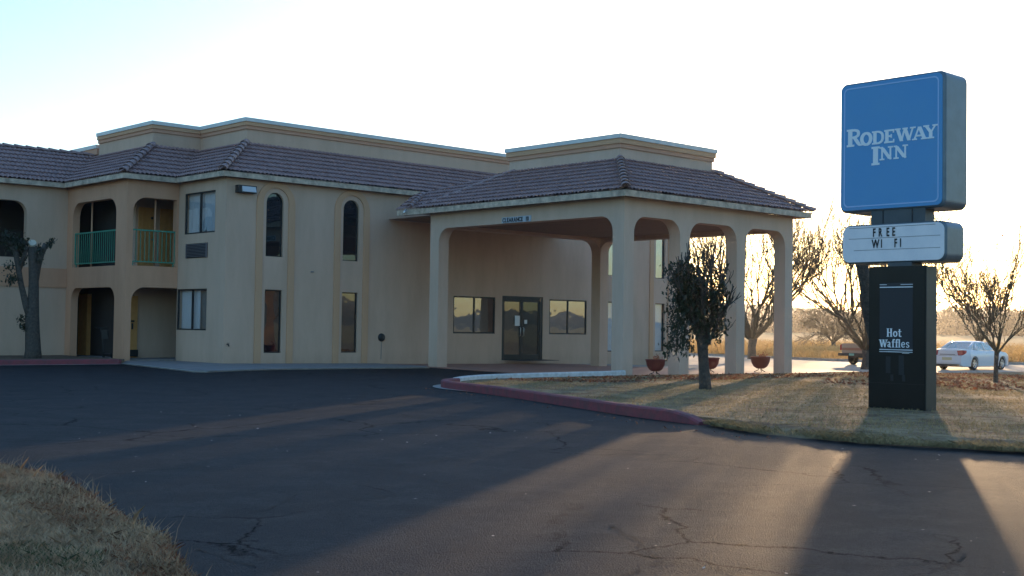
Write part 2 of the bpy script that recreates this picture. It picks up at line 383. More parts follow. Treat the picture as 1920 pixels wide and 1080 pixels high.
for i in range(len(fo)-1):
    a, c, d, e = fo[i], fo[i+1], fi[i+1], fi[i]; m1 = [(a[k]+e[k])/2 for k in (0, 1)]; m2 = [(c[k]+d[k])/2 for k in (0, 1)]
    bm_.quad((*a, -.03), (*c, -.03), (*m2, .045), (*m1, .045)); bm_.quad((*m1, .045), (*m2, .045), (*d, .071), (*e, .071))
tag(bm_.build('lawn_edge', M['lawn'], smooth=True), kind='structure')
front_w = sheet('asphalt_lot', [(-60, -60), (60, -60), (60, -40), (20, -12), (15.4, 0), (14, 10), (15, 15), (18, 20), (24, 22.6), (25.2, 22.6), (25.6, 34.2), (19.5, 34.3), (17, 37), (-60, 37)], .006-.02, M['asphalt'])
# walkway, paving, driveway
sheet('walkway', [(18.0, 36.9), (17.2, 35.6), (16.0, 28.95), (16.25, 28.75), (19.3, 29.9), (24.9, 30.55), (25.45, 31.3), (25.45, 33.95), (19.72, 33.95), (19.72, 36.9)], .03, M['concrete'], thick=.15)
ribbon_solid('walkway_edge', [(24.9, 30.45), (19.3, 29.8), (16.1, 28.62), (15.85, 28.85), (17.0, 35.4)], -.14, -.05, .018, M['gutter'])['kind'] = 'structure'
sheet('entrance_paving', [(25.45, 31.2), (25.2, 30.4), (24.35, 25.2), (24.2, 22.62), (34.3, 22.62), (34.3, 33.95), (25.45, 33.95)], .012, M['paver'], thick=.1)
sheet('driveway', [(34.32, 22.7), (37.2, 23.5), (43.5, 24.8), (53, 27.6), (62, 26.6), (82, 24.2), (76, 34), (69, 37), (68.5, 44), (71, 56), (72, 80), (34.32, 80)], .0, M['drive'])
ribbon_solid('far_kerb', [(84, 26), (76.2, 34), (69, 37), (68.5, 44), (71, 56), (72, 80)], -.2, -.05, .14, M['gutter'])['kind'] = 'structure'
sheet('planting_strip', [(-40, 35.1), (17.0, 35.1), (17.75, 36.6), (17.85, 41.3), (-40, 41.3)], .09, M['dirt'], thick=.2)
# raised kerbs are built where the photo shows them
k = ribbon_solid('island_kerb', REDs, .17, -.1, [.03]+[.10]*1+[.145]*(len(REDs)-2), M['redkerb']); k['kind'] = 'structure'
k = ribbon_solid('island_wall_kerb', WHITEs, .16, -.1, [.15+.05*i/(len(WHITEs)-1) for i in range(len(WHITEs))], M['whitekerb']); k['kind'] = 'structure'
gut = [(15.55, 16.9), (15.85, 17.8), (16.0, 18.9), (16.3, 19.75), (16.9, 20.5), (17.8, 20.95)]
gp = smooth_poly(gut, 4); sheet('gutter_apron', gp + [(x, y) for x, y in reversed(smooth_poly([(15.75, 16.9), (16.15, 18.2), (16.45, 19.3), (16.95, 19.9), (17.7, 20.3)], 4))], .002, M['gutter'])
gl_ = smooth_poly(RED[:6], 4); sheet('gutter_line', offset_line(gl_, -.09) + [(x, y) for x, y in reversed(offset_line(gl_, .02))], .0, M['gutter'])
k = ribbon_solid('left_kerb', [(-30, 34.9), (10, 34.95), (16.8, 35.0), (17.0, 35.15)], .2, -.1, [.14, .14, .14, .10], M['redkerb']); k['kind'] = 'structure'
sheet('left_gutter', [(-30, 34.70), (16.9, 34.78), (16.9, 34.99), (-30, 34.9)], .0, M['gutter'])

# cracks and sealed joints in the asphalt: one network, nobody could count it
cr = [
 [(6.06,5.61),(5.95,5.41),(5.82,5.19),(5.73,5.01),(5.49,4.74),(5.39,4.55),(5.31,4.39),(5.34,4.27),(5.39,4.17),(5.47,4.11),(5.68,3.97),(5.94,3.81),(6.19,3.63),(6.37,3.49),(6.57,3.41),(6.83,3.51)],
 [(4.73,4.35),(4.91,4.35),(4.99,4.36),(5.1,4.43),(5.27,4.42),(5.33,4.33)], [(5.39,4.17),(5.33,4.06),(5.38,3.92),(5.45,3.74)],
 [(7.63,6.99),(7.43,6.71),(7.36,6.36),(7.44,6.11),(7.51,5.91),(7.79,5.76),(8.14,5.69),(8.42,5.63),(8.77,5.57),(9.4,5.47)],
 [(10.02,8.75),(9.76,8.09),(9.91,7.68),(9.82,7.29),(9.68,6.97),(9.75,6.79),(10.09,6.82),(10.6,6.95),(11.24,6.9),(12.24,6.87)],
 [(7.37,4.25),(7.27,3.99),(7.2,3.82),(6.9,3.57)], [(6.43,6.87),(6.46,6.61),(6.49,6.37),(6.13,5.7)],
 [(7.18,13.19),(7.21,12.33),(7.21,11.01),(7.09,10.27),(6.9,9.51),(6.65,8.51),(6.54,7.68),(6.57,7.45)],
 [(3.53,6.34),(3.51,5.96),(3.5,5.67)], [(4.18,7.34),(4.63,7.38),(4.89,7.59),(5.24,7.95)], [(5.1,7.43),(5.56,7.43),(6.06,7.43),(6.45,6.95)],
 [(6.99,9.02),(7.72,9.07),(8.35,8.93)], [(5.9,8.1),(6.05,7.7),(6.3,7.75),(6.4,7.5)], [(8.3,5.3),(8.9,5.0),(9.6,5.05),(10.5,4.6)], [(9.4,5.47),(10.4,5.2),(11.6,5.0)]]
b = MB(); rr = random.Random(3)
for ln in cr:
    pts = []
    for i in range(len(ln)-1):
        a, c = Vector(ln[i]), Vector(ln[i+1]); n = max(2, int((c-a).length/.05))
        for q in range(n): pts.append(a.lerp(c, q/n) + Vector((rr.gauss(0, .012), rr.gauss(0, .012))))
    pts.append(Vector(ln[-1]))
    big = 1.0 if ln is cr[0] else .62
    for i in range(len(pts)-1):
        t = (pts[i+1]-pts[i]).normalized(); nn = Vector((-t.y, t.x)); w0 = abs(rr.gauss(0, .006))*big+.0012
        if i == 0: wp = w0
        a, c = pts[i], pts[i+1]; z = lambda p: gz(p.x)-.008
        b.add([(*(a+nn*wp), z(a)), (*(a-nn*wp), z(a)), (*(c-nn*w0), z(c)), (*(c+nn*w0), z(c))], [(0, 1, 2, 3)]); wp = w0
tag(b.build('asphalt_cracks', M['crack'], fix=False), kind='structure')
# scattered pale chips on the asphalt
def scatter_quads(name, pts, size, m, flat=.25, zoff=0.0, seed=1, label=None):
    g = np.random.default_rng(seed); n = len(pts); a = g.uniform(0, 6.28, n); s_ = g.uniform(size[0], size[1], n)
    tx = g.normal(0, flat, n); ty = g.normal(0, flat, n)
    u = np.stack([np.cos(a), np.sin(a), tx], 1)*s_[:, None]; v = np.stack([-np.sin(a), np.cos(a), ty], 1)*s_[:, None]*.6
    p = np.asarray(pts, float).copy(); p[:, 2] += zoff
    co = np.stack([p-u, p-v*.9, p+u, p+v], 1).reshape(-1, 3)
    me = bpy.data.meshes.new(name); me.vertices.add(4*n); me.vertices.foreach_set('co', co.ravel()); me.loops.add(4*n)
    me.loops.foreach_set('vertex_index', np.arange(4*n)); me.polygons.add(n); me.polygons.foreach_set('loop_start', np.arange(n)*4)
    me.polygons.foreach_set('loop_total', np.full(n, 4)); me.update(calc_edges=True); me.validate()
    return tag(link(name, me, m), kind='stuff')
def blades(name, pts, h, wd, lean, m, seed=1):
    g = np.random.default_rng(seed); n = len(pts); p = np.asarray(pts, float); hh = g.uniform(h[0], h[1], n)*g.uniform(.6, 1, n)
    a = g.uniform(0, 6.28, n); s = np.stack([np.cos(a), np.sin(a), np.zeros(n)], 1)*(wd/2*g.uniform(.6, 1.4, n))[:, None]
    l = g.normal(0, lean, (n, 2)); top = p + np.stack([l[:, 0]*hh, l[:, 1]*hh, hh], 1)
    mid = p + np.stack([l[:, 0]*hh*.3, l[:, 1]*hh*.3, hh*.55], 1)
    co = np.stack([p-s, p+s, mid+s*.8, top, mid-s*.8], 1).reshape(-1, 3)
    me = bpy.data.meshes.new(name); me.vertices.add(5*n); me.vertices.foreach_set('co', co.ravel()); me.loops.add(5*n)
    me.loops.foreach_set('vertex_index', np.arange(5*n)); me.polygons.add(n); me.polygons.foreach_set('loop_start', np.arange(n)*5)
    me.polygons.foreach_set('loop_total', np.full(n, 5)); me.update(calc_edges=True); me.validate()
    return link(name, me, m)
def inpoly(x, y, poly):
    r = np.zeros(len(x), bool); n = len(poly)
    for i in range(n):
        x0, y0 = poly[i]; x1, y1 = poly[(i+1) % n]
        if y0 == y1: continue
        c = ((y0 > y) != (y1 > y)) & (x < (x1-x0)*(y-y0)/(y1-y0)+x0); r ^= c
    return r
def gzv(x):
    x = np.minimum(x, 52.5); return -.008*np.maximum(0, x-18)-.018*np.maximum(0, x-36)
def fill(poly, n, off=0, seed=1, clump=None):
    g = np.random.default_rng(seed); P = np.array(poly); lo, hi = P.min(0), P.max(0); out = []; tot = 0
    while tot < n:
        q = g.uniform(lo, hi, (n*2, 2))
        if clump:
            c = np.sin(q[:, 0]*clump*1.3+3*np.sin(q[:, 1]*clump*.7))+np.sin(q[:, 1]*clump*1.1+2*np.sin(q[:, 0]*clump*.9)); q = q[g.uniform(-2.2, 1.6, len(q)) < c]
        q = q[inpoly(q[:, 0], q[:, 1], poly)]; out.append(q); tot += len(q)
    q = np.concatenate(out)[:n]; return np.column_stack([q, gzv(q[:, 0])+off])

# verge in the left foreground
VERGE = [(4.02, 11.2), (4.05, 10.3), (4.12, 9.7), (3.86, 8.75), (3.78, 8.27), (3.60, 7.49), (3.44, 6.61), (3.14, 5.91), (2.95, 5.3), (2.4, 4.6), (-8, 4), (-8, 14), (2.5, 13.0)]
def vmesh():
    poly = VERGE; bm = bmesh.new()
    n = 90
    for i in range(n):
        for j in range(n):
            pass
    bm.free()
sheet('verge', VERGE, .02, M['lawn'], thick=.06)
VIS = [(4.05, 11.2), (4.1, 10.3), (4.12, 9.7), (3.9, 8.75), (3.82, 8.27), (3.64, 7.49), (3.48, 6.61), (3.18, 5.91), (2.95, 5.2), (1.9, 4.6), (1.2, 6.5), (2.2, 11.4)]
o = blades('verge_grass', fill(VIS, 90000, .01, 3), (.02, .065), .005, .7, M['bladeg'], 5); tag(o, 'tangled dry grass at the near left edge of the asphalt', 'grass', kind='stuff')
o = blades('verge_weeds', fill([(4.1, 11.0), (4.2, 10.3), (4.2, 9.6), (3.95, 8.6), (3.66, 7.5), (3.5, 6.6), (3.2, 5.9), (2.98, 5.3), (2.8, 5.6), (3.1, 6.8), (3.3, 7.9), (3.3, 9.3), (3.2, 10.8)], 17000, .01, 8, clump=3), (.015, .055), .0035, .9, M['litter'], 6); tag(o, 'rusty dead weeds along the verge edge', 'weeds', kind='stuff')
o = blades('verge_stalks', fill([(4.1, 11.0), (4.22, 10.3), (4.22, 9.6), (3.97, 8.6), (3.68, 7.5), (3.52, 6.6), (3.22, 5.9), (3.0, 5.3), (2.9, 5.6), (3.2, 6.8), (3.4, 7.9), (3.6, 9.3), (3.7, 10.8)], 420, .0, 61), (.07, .2), .004, .5, M['bladeg'], 62); tag(o, 'stray dry stalks at the verge edge', 'grass', kind='stuff')
gw = blades('verge_green_patch', fill([(3.0, 6.3), (2.75, 5.9), (2.35, 6.2), (2.4, 6.9), (2.8, 6.9)], 1600, .01, 9), (.03, .06), .005, .6, M['bladeg2'], 7); tag(gw, 'small dark green patch in the dry verge grass', 'grass', kind='stuff')
# lawn blades
LV = [(13.3, 9.3), (13.6, 10.4), (14.7, 13.9), (16.2, 17.6), (16.8, 19.5), (18, 20.5), (24.8, 22.0), (33.6, 22.4), (43.5, 24.5), (53, 27.3), (56, 24), (30, 13.5), (22, 10), (13.9, 5.5), (13.25, 7.7)]
o = blades('lawn_grass', fill(LV, 90000, .06, 11, clump=.9), (.02, .055), .012, .6, M['blade'], 12); tag(o, 'short dry grass over the entrance island', 'grass', kind='stuff')
o = blades('lawn_edge_grass', fill([(13.15, 10.4), (12.62, 9.3), (12.42, 7.7), (12.95, 6.1), (13.5, 4.0), (14.3, 4.2), (13.7, 6.3), (13.25, 7.8), (13.25, 9.3), (13.6, 10.4)], 16000, .015, 13, clump=2.5), (.02, .085), .012, .9, M['blade'], 14); tag(o, 'dead grass spilling over the asphalt edge of the island', 'grass', kind='stuff')
tag(scatter_quads('leaf_litter', fill([(26, 17), (26, 13), (31, 12), (38, 13), (56, 23), (50, 25.5), (40, 23.5), (34, 21.8)], 5200, .085, 15, clump=.8), (.03, .07), M['litter'], .5, seed=16), 'brown fallen leaves around the young bare tree', 'leaves')
tag(scatter_quads('leaf_litter_by_kerb', fill([(18.5, 20.8), (24.8, 21.9), (33, 22.1), (33, 20.4), (24, 19.0), (20, 18.9)], 2600, .085, 17, clump=1.3), (.025, .055), M['litter'], .5, seed=18), 'brown fallen leaves along the white kerb and columns', 'leaves')
tag(scatter_quads('asphalt_chips', fill([(3.2, 4), (3.9, 8), (4.2, 14), (9, 20), (15, 17), (12.5, 9), (12, 5), (7, 2)], 130, .0, 19), (.006, .02), M['chip'], .1, seed=20), 'pale stone chips strewn on the asphalt', 'gravel')
tag(scatter_quads('asphalt_edge_litter', fill([(12.2, 8), (12.6, 10.3), (15.3, 17), (16.2, 20.2), (15.6, 19.5), (14.7, 16), (11.9, 9.5)], 90, .0, 21), (.01, .03), M['litter'], .4, seed=22), 'dead leaves blown onto the asphalt by the red kerb', 'leaves')
# field beyond the far kerb
FIELD_NEAR = [(84.5, 26.3), (76.6, 34.4), (69.4, 37.3), (68.9, 44), (71.4, 56), (72.4, 84), (90, 90), (96, 60), (94, 40), (100, 24)]
o = blades('field_grass', fill(FIELD_NEAR, 52000, -.05, 23, clump=.35), (.22, .6), .05, .35, M['bladeo'], 24); tag(o, 'tall golden dead grass beyond the far kerb', 'grass', kind='stuff')
o = blades('far_field_grass', fill([(94, 30), (96, 60), (92, 95), (190, 190), (230, 120), (220, 40), (130, 20)], 42000, -.05, 25, clump=.12), (.3, .7), .16, .35, M['bladeo'], 26); tag(o, 'pale dry pasture stretching to the brush line', 'grass', kind='stuff')
# brush line
def brushline():
    g = np.random.default_rng(31); P = []
    for k in range(330):
        a = rad(g.uniform(8, 66)); R_ = g.uniform(380, 620); s_ = g.uniform(3.5, 8.5)*(1.2 if 24 < math.degrees(a) < 36 else .85)
        n = 150; d = g.normal(0, 1, (n, 3)); d /= np.linalg.norm(d, axis=1)[:, None]; rr_ = g.uniform(.3, 1, n)[:, None]
        q = d*rr_*np.array([s_*1.4, s_*1.4, s_*.75]) + np.array([R_*math.cos(a), R_*math.sin(a), s_*.4+.8])
        P.append(q[q[:, 2] > 0])
    P = np.concatenate(P); return scatter_quads('brush_line', P, (.4, 1.2), M['brush'], .9, seed=32)
tag(brushline(), 'hazy brown brush at the far side of the pasture', 'brush')

# ------------------------------------------------------------------ tiled roofs
def tiled(name, O, a, bdir, slope, poly, mtl, parent, course=.30, wave=.15):
    """interlocking S-tiles on a pitched plane. O eave origin, a unit along eave, bdir unit horizontal up-slope, poly in (u, v) plan coordinates (convex)"""
    O, a, bdir = Vector(O), Vector(a), Vector(bdir)
    us = [p[0] for p in poly]; vs_ = [p[1] for p in poly]; u0_, u1_, v0_, v1_ = min(us), max(us), min(vs_), max(vs_)
    ch = course/math.sqrt(1+slope*slope); du = wave/8
    nu = int((u1_-u0_)/du)+2; U = u0_+np.arange(nu)*du
    Vr, lift = [], []
    k = 0; v = v0_
    while v < v1_:
        Vr += [v, v+.006, v+ch*.5, v+ch-.001]; lift += [.0, .034, .020, .004]; v += ch; k += 1
    nv = len(Vr); up_n = (Vector((0, 0, 1))-bdir*slope).normalized()
    prof = .014*np.sin(2*np.pi*U/wave)+.004*np.sin(4*np.pi*U/wave+.8)
    rj = np.random.default_rng(len(name)+int(abs(O.x*10))); 
    co = np.zeros((nv, nu, 3))
    for i in range(nv):
        jit = rj.normal(0, .0035, nu//8+2).repeat(8)[:nu] if i % 4 != 3 else 0
        h = prof*(1 if i % 4 else .15)+lift[i]+jit
        base = np.array(O)[None]+U[:, None]*np.array(a)[None]+Vr[i]*np.array(bdir)[None]; base[:, 2] += slope*Vr[i]
        co[i] = base+h[:, None]*np.array(up_n)[None]
    idx = np.arange(nv*nu).reshape(nv, nu)
    q = np.stack([idx[:-1, :-1], idx[:-1, 1:], idx[1:, 1:], idx[1:, :-1]], -1).reshape(-1, 4)
    me = bpy.data.meshes.new(name); me.from_pydata(co.reshape(-1, 3).tolist(), [], q.tolist())
    bm = bmesh.new(); bm.from_mesh(me)
    P3 = [O+a*p[0]+bdir*p[1] for p in poly]; cen = sum(P3, Vector())/len(P3)
    for i in range(len(P3)):
        p, r = P3[i], P3[(i+1) % len(P3)]; d = (r-p); d.z = 0; nn = Vector((d.y, -d.x, 0)).normalized()
        if nn.dot(cen-p) > 0: nn = -nn
        bmesh.ops.bisect_plane(bm, geom=bm.verts[:]+bm.edges[:]+bm.faces[:], plane_co=p+nn*.002, plane_no=nn, clear_outer=True)
    for f in bm.faces:
        f.smooth = True
        if f.normal.z < 0: f.normal_flip()
    bm.to_mesh(me); bm.free(); me.update()
    return link(name, me, mtl, parent)
def caps(name, p0, p1, parent, r=.12, L_=.36, stop=None):
    """overlapping half-round ridge tiles from p0 (low) to p1"""
    p0, p1 = Vector(p0), Vector(p1); d = (p1-p0); n = max(1, int(round(d.length/L_))); t = d.normalized(); s = t.cross(Vector((0, 0, 1))).normalized(); u = s.cross(t)
    b = MB(); step = d.length/n
    for i in range(n):
        q = p0+t*(i*step)-Vector((0, 0, .055)); rings = [(0, r*1.18, .035), (step*1.12, r*.88, .01)]; base = len(b.v)
        for (dd, r_, li) in rings:
            for rr_ in (r_, r_-.018):
                for k in range(9):
                    th = math.pi*k/8; b.v.append(tuple(q+t*dd+s*(math.cos(th)*rr_)+u*(math.sin(th)*rr_*.9+li)))
        for k in range(8):
            b.f += [(base+k, base+k+1, base+18+k+1, base+18+k), (base+9+k, base+27+k, base+27+k+1, base+9+k+1), (base+k, base+9+k, base+9+k+1, base+k+1)]
    return b.build(name, M['ridge'], parent, fix=False)

def path_prism(name, pts, off, depth, z0, z1, m, parent, closed=False):
    """mitred wall strip: outer face = pts offset outward by off, thickness depth. Outward = right of travel"""
    n = len(pts); out = []
    def mit(i, d):
        p = Vector(pts[i]); 
        a = Vector(pts[i-1]) if (i > 0 or closed) else None; c = Vector(pts[(i+1) % n]) if (i < n-1 or closed) else None
        ns = []
        if a is not None: t = (p-a).normalized(); ns.append(Vector((t.y, -t.x)))
        if c is not None: t = (c-p).normalized(); ns.append(Vector((t.y, -t.x)))
        if len(ns) == 1: return p+ns[0]*d
        h = (ns[0]+ns[1]); return p+h*(d/(h.dot(ns[0])))
    b = MB()
    for i in range(n):
        o_, i_ = mit(i, off), mit(i, off-depth); b.v += [(o_.x, o_.y, z0), (o_.x, o_.y, z1), (i_.x, i_.y, z1), (i_.x, i_.y, z0)]
    for i in range(n if closed else n-1):
        j = (i+1) % n
        for k in range(4): b.f.append((i*4+k, i*4+(k+1) % 4, j*4+(k+1) % 4, j*4+k))
    if not closed: b.f += [(3, 2, 1, 0), tuple((n-1)*4+k for k in range(4))]
    return b.build(name, m, parent)

# ------------------------------------------------------------------ the motel
B = thing('motel_building', 'two-storey beige stucco motel with purple-brown tile roof, arched windows and green balcony railings', 'motel', loc=(0, 0, 0))
XR = 41.86
def arched(x0, x1, z0, z1):
    r = (x1-x0)/2; return [(x0, z0), (x1, z0)]+arc((x0+x1)/2, z1-r, r, 0, 180, 16)
tall = [(21.105, 21.74), (24.04, 24.685), (36.93, 37.57), (39.81, 40.43)]
holes = []
for (x0, x1) in tall: holes += [arched(x0, x1, 3.36, 5.38), rect(x0, x1, .33, 2.32)]
lob = [(28.85, 30.86), (33.64, 35.70)]
for (x0, x1) in lob: holes.append(rect(x0, x1, 1.0, 2.33))
holes.append(rect(31.2, 33.3, .03, 2.40))
panel('front_wall', rect(19.67, XR, -.9, 5.73), holes, ('Y', 34.0), .25, M['beige'], B)
panel('side_wall', rect(34.25, 36.95, -.9, 5.73), [rect(34.64, 36.56, 4.06, 5.37), rect(35.05, 36.946, 1.01, 2.315)], ('X', 19.67), .22, M['beige'], B)
b = MB(); b.box(XR-.25, XR, 34.25, 48, -.9, 5.73); b.box(19.3, XR, 48, 48.25, -.9, 5.73); b.build('rear_wall', M['beige'], B)
# interior core keeps the rooms dark and the sun out
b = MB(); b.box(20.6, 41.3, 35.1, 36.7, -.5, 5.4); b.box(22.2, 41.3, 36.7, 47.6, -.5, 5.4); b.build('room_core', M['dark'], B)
b = MB(); b.box(21.6, 41.6, 35.95, 47.7, 5.74, 7.3); b.box(19.9, 21.6, 38.95, 47.7, 5.74, 7.3); b.build('flat_roof', M['grey'], B)

# balcony bay (peach): two arched screens on two storeys
up2 = (18.105, 19.668, 5.19, .46, .0)
panel('balcony_wall', arcade(18.2, 19.668, -.9, 5.73, [(18.2, 19.668, 2.345, .42, 0)])[:0] or [(17.89, -.9), (18.10, -.9)] + arc(18.10+.45, 2.345-.45, .45, 180, 90) + [(19.667, 2.345), (19.667, 5.73), (17.89, 5.73)],
      [arc(18.105+.45, 5.19-.45, .45, 180, 90)+[(19.6, 5.19), (19.6, 3.02), (18.105, 3.02)]], ('Y', 36.95), .24, M['peach'], B)
panel('balcony_wall', [(37.19, -.9), (37.69, -.9)] + arc(37.69+.42, 2.345-.42, .42, 180, 90) + arc(40.92-.42, 2.345-.42, .42, 90, 0) + [(40.92, -.9), (41.34, -.9), (41.34, 5.73), (37.19, 5.73)],
      [[(37.69, 3.03)]+arc(37.69+.5, 5.19-.5, .5, 180, 90)+arc(40.92-.5, 5.19-.5, .5, 90, 0)+[(40.92, 3.03)]], ('X', 17.89), .24, M['peach'], B)
# left wing wall with a balcony arch and a tan belt
panel('wing_wall', rect(-6, 17.89, -.9, 5.73), [[(x1-4.4, 3.32), (x1, 3.32)]+arc(x1-.42, 5.19-.42, .42, 0, 90)+arc(x1-4.4+.42, 5.19-.42, .42, 90, 180) for x1 in (16.5, 10.8, 5.1)], ('Y', 41.34), .24, M['beige'], B)
b = MB(); b.box(-6, 17.885, 41.30, 41.339, 2.36, 3.0); b.build('belt_course', M['peach'], B)
# floors, ceilings, inner walls, doors
b = MB(); b.box(18.13, 22.2, 37.19, 43.4, 2.75, 2.98); b.box(-6, 18.13, 41.58, 43.4, 2.75, 2.98); b.build('balcony_floor', M['concrete'], B)
b = MB(); b.box(18.13, 22.2, 37.19, 43.4, 5.5, 5.6); b.box(-6, 18.13, 41.58, 43.4, 5.5, 5.6); b.box(18.13, 22.2, 37.19, 43.4, 2.60, 2.748); b.build('balcony_ceiling', M['ceil'], B)
b = MB(); b.box(18.13, 22.2, 37.19, 43.4, -.2, .06); b.build('ground_corridor_floor', M['concrete'], B)
b = MB(); b.box(19.14, 22.2, 38.9, 43.4, .06, 5.5); b.build('inner_wall', M['beige'], B)
MB().box(19.1, 19.139, 39.101, 43.4, .06, 5.5).build('inner_wall', M['dark'], B)  # thin dark sheet over the beige wall, breezeway shade painted in
b = MB(); b.box(-6, 19.1, 43.4, 43.6, -.5, 5.6); b.box(-6, 19.0, 43.0, 43.399, 3.0, 3.1); b.build('corridor_wall', M['dark'], B)  # coloured dark to stand for shade at the corridor's depth
b = MB(); b.box(-6, 19.1, 43.6, 50, -.5, 5.7); b.build('wing_core', M['beige'], B)
def room_door(x, Y, z0, wd=.80, h=2.06, knob=True):
    b = MB(); b.box(x, x+wd, Y-.045, Y-.002, z0, z0+h)
    for q in range(1, 4): b.box(x+wd*q/4-.012, x+wd*q/4+.012, Y-.055, Y-.045, z0+.05, z0+h-.05)
    d = b.build('room_door', M['door'], B)
    b = MB(); b.lathe([(.0, -.06), (.03, -.06), (.035, -.03), (.015, 0)], (x+wd-.08, Y-.045, z0+1.0), 10, 'y'); b.build('handle', M['steel'], d)
    b = MB(); b.lathe([(.0, -.02), (.045, -.02), (.045, 0)], (x+wd*.86, Y-.047, z0+1.72), 10, 'y'); b.build('door_number', M['iron'], d)
room_door(19.24, 38.9, 3.0, .54); room_door(20.02, 38.9, 3.0, .68)
room_door(18.68, 38.898, .07, .62, 2.02) if False else None
b = MB(); b.box(18.7, 19.098, 38.9, 39.1, .06, 2.6); b.build('inner_wall', M['beige'], B)
b = MB(); b.box(18.72, 19.27, 38.85, 38.898, .07, 2.1); d = b.build('room_door', M['door'], B)
b = MB(); b.box(19.06, 19.10, 38.80, 38.85, 1.0, 1.2); b.box(19.04, 19.14, 38.80, 38.849, 1.24, 1.30); b.build('handle', M['iron'], d)
b = MB(); b.box(19.02, 19.28, 38.78, 38.85, .10, .33); b.build('foot_grille', M['iron'], B)
room_door(18.0, 43.39, .0, 1.0)
b = MB(); b.box(18.95, 19.098, 42.0, 42.7, .06, 2.2); b.build('room_door', M['door'], B)
for (x, y) in ((18.55, 37.35), (19.02, 37.6)): pass
for (x, y, z0) in ((18.30, 40.35, 2.98), (18.30, 38.25, 2.98), (19.05, 37.35, 2.98)):
    MB().tube([(x, y, z0), (x, y, 5.5)], .03, 8).build('thin_post', M['peach'], B, smooth=True)
# railings
def railing(p0, p1, z0, z1, n):
    p0, p1 = Vector(p0), Vector(p1); b = MB(); t = (p1-p0).normalized(); s = Vector((-t.y, t.x, 0))*.016
    def bar(a, c, h0, h1, wv):
        w_ = Vector((-t.y, t.x, 0))*wv; return b.add([a-w_+Vector((0,0,h0)), a+w_+Vector((0,0,h0)), c+w_+Vector((0,0,h0)), c-w_+Vector((0,0,h0)), a-w_+Vector((0,0,h1)), a+w_+Vector((0,0,h1)), c+w_+Vector((0,0,h1)), c-w_+Vector((0,0,h1))], [(0,3,2,1),(4,5,6,7),(0,1,5,4),(1,2,6,5),(2,3,7,6),(3,0,4,7)])
    bar(p0, p1, z1-.045, z1, .028); bar(p0, p1, z0, z0+.035, .018)
    for i in range(n+1):
        q = p0.lerp(p1, i/n); w_ = .009 if 0 < i < n else .018; bar(q-t*w_, q+t*w_, z0+.0355, z1-.0455, w_)
    for q in (p0.lerp(p1, .03), p0.lerp(p1, .97)): bar(q-t*.015, q+t*.015, 2.985, z0-.0005, .015)
    return b.build('railing', M['rail'], B)
railing((17.99, 37.71, 0), (17.99, 40.90, 0), 3.14, 4.19, 21)
railing((18.12, 37.05, 0), (19.60, 37.05, 0), 3.14, 4.18, 10)

# windows
def win_y(x0, x1, z0, z1, Y, mtl, n=2, f=.045, name='window', parent=None, blind=None, setback=.10):
    """aluminium window set back in a wall whose face is at Y"""
    y = Y+setback; b = MB(); b.box(x0, x1, y-.03, y+.03, z0, z0+f); b.box(x0, x1, y-.03, y+.03, z1-f, z1)
    b.box(x0, x0+f, y-.03, y+.03, z0+f, z1-f); b.box(x1-f, x1, y-.03, y+.03, z0+f, z1-f)
    for k in range(1, n):
        xm = x0+(x1-x0)*k/n; b.box(xm-f*.6, xm+f*.6, y-.028, y+.028, z0+f, z1-f)
    fr = b.build(name, M['frame'], parent or B)
    for k in range(n):
        a = x0+(x1-x0)*k/n; c = x0+(x1-x0)*(k+1)/n
        b = MB(); b.box(a+f*.4, c-f*.4, y-.004, y+.004, z0+f*.5, z1-f*.5); b.build('pane', mtl, fr)
    return fr
for i, (x0, x1) in enumerate(tall):
    fr = win_y(x0, x1, .33, 2.32, 34, M['gmid'] if i < 2 else M['gsee'], 1, .035)
    if i >= 2: MB().box(x0+.03, x1-.03, 34.16, 34.19, .36, 2.29).build('blind', M['blind'], fr)
    # arched window: frame ring and pane
    r = (x1-x0)/2; xc = (x0+x1)/2
    outer = arched(x0, x1, 3.36, 5.38); inner = [(x0+.03, 3.39), (x1-.03, 3.39)]+arc(xc, 5.38-r, r-.03, 0, 180, 16)
    fr = panel('arched_window', outer, [inner], ('Y', 34.08), .05, M['frame'], B)
    panel('pane', inner, [], ('Y', 34.10), .008, M['gdark'] if i < 2 else M['gmir'], fr)
    # pale projecting surround (orange band)
    def band(xl, xr, zt, zb=-.05):
        R_ = (xr-xl)/2; return [(xl, zb), (xr, zb)]+arc((xl+xr)/2, zt-R_, R_, 0, 180, 24)
    c = (x0+x1)/2+(.02 if i < 2 else 0)
    oo = band(c-.70, c+.70, 5.712); R2 = .47
    # band = outer arch minus inner arch, open at the foot
    ring = [(c-.70, -.05), (c-.47, -.05)]+arc(c, 5.53-.47, .47, 180, 0, 24)+[(c+.47, -.05), (c+.70, -.05)]+arc(c, 5.712-.70, .70, 0, 180, 24)
    panel('arch_surround', ring, [], ('Y', 33.955), .044, M['band'] if False else M['bandl'], B)
for (x0, x1) in lob: win_y(x0, x1, 1.0, 2.33, 34, M['gmir'], 2, .05, setback=.05)
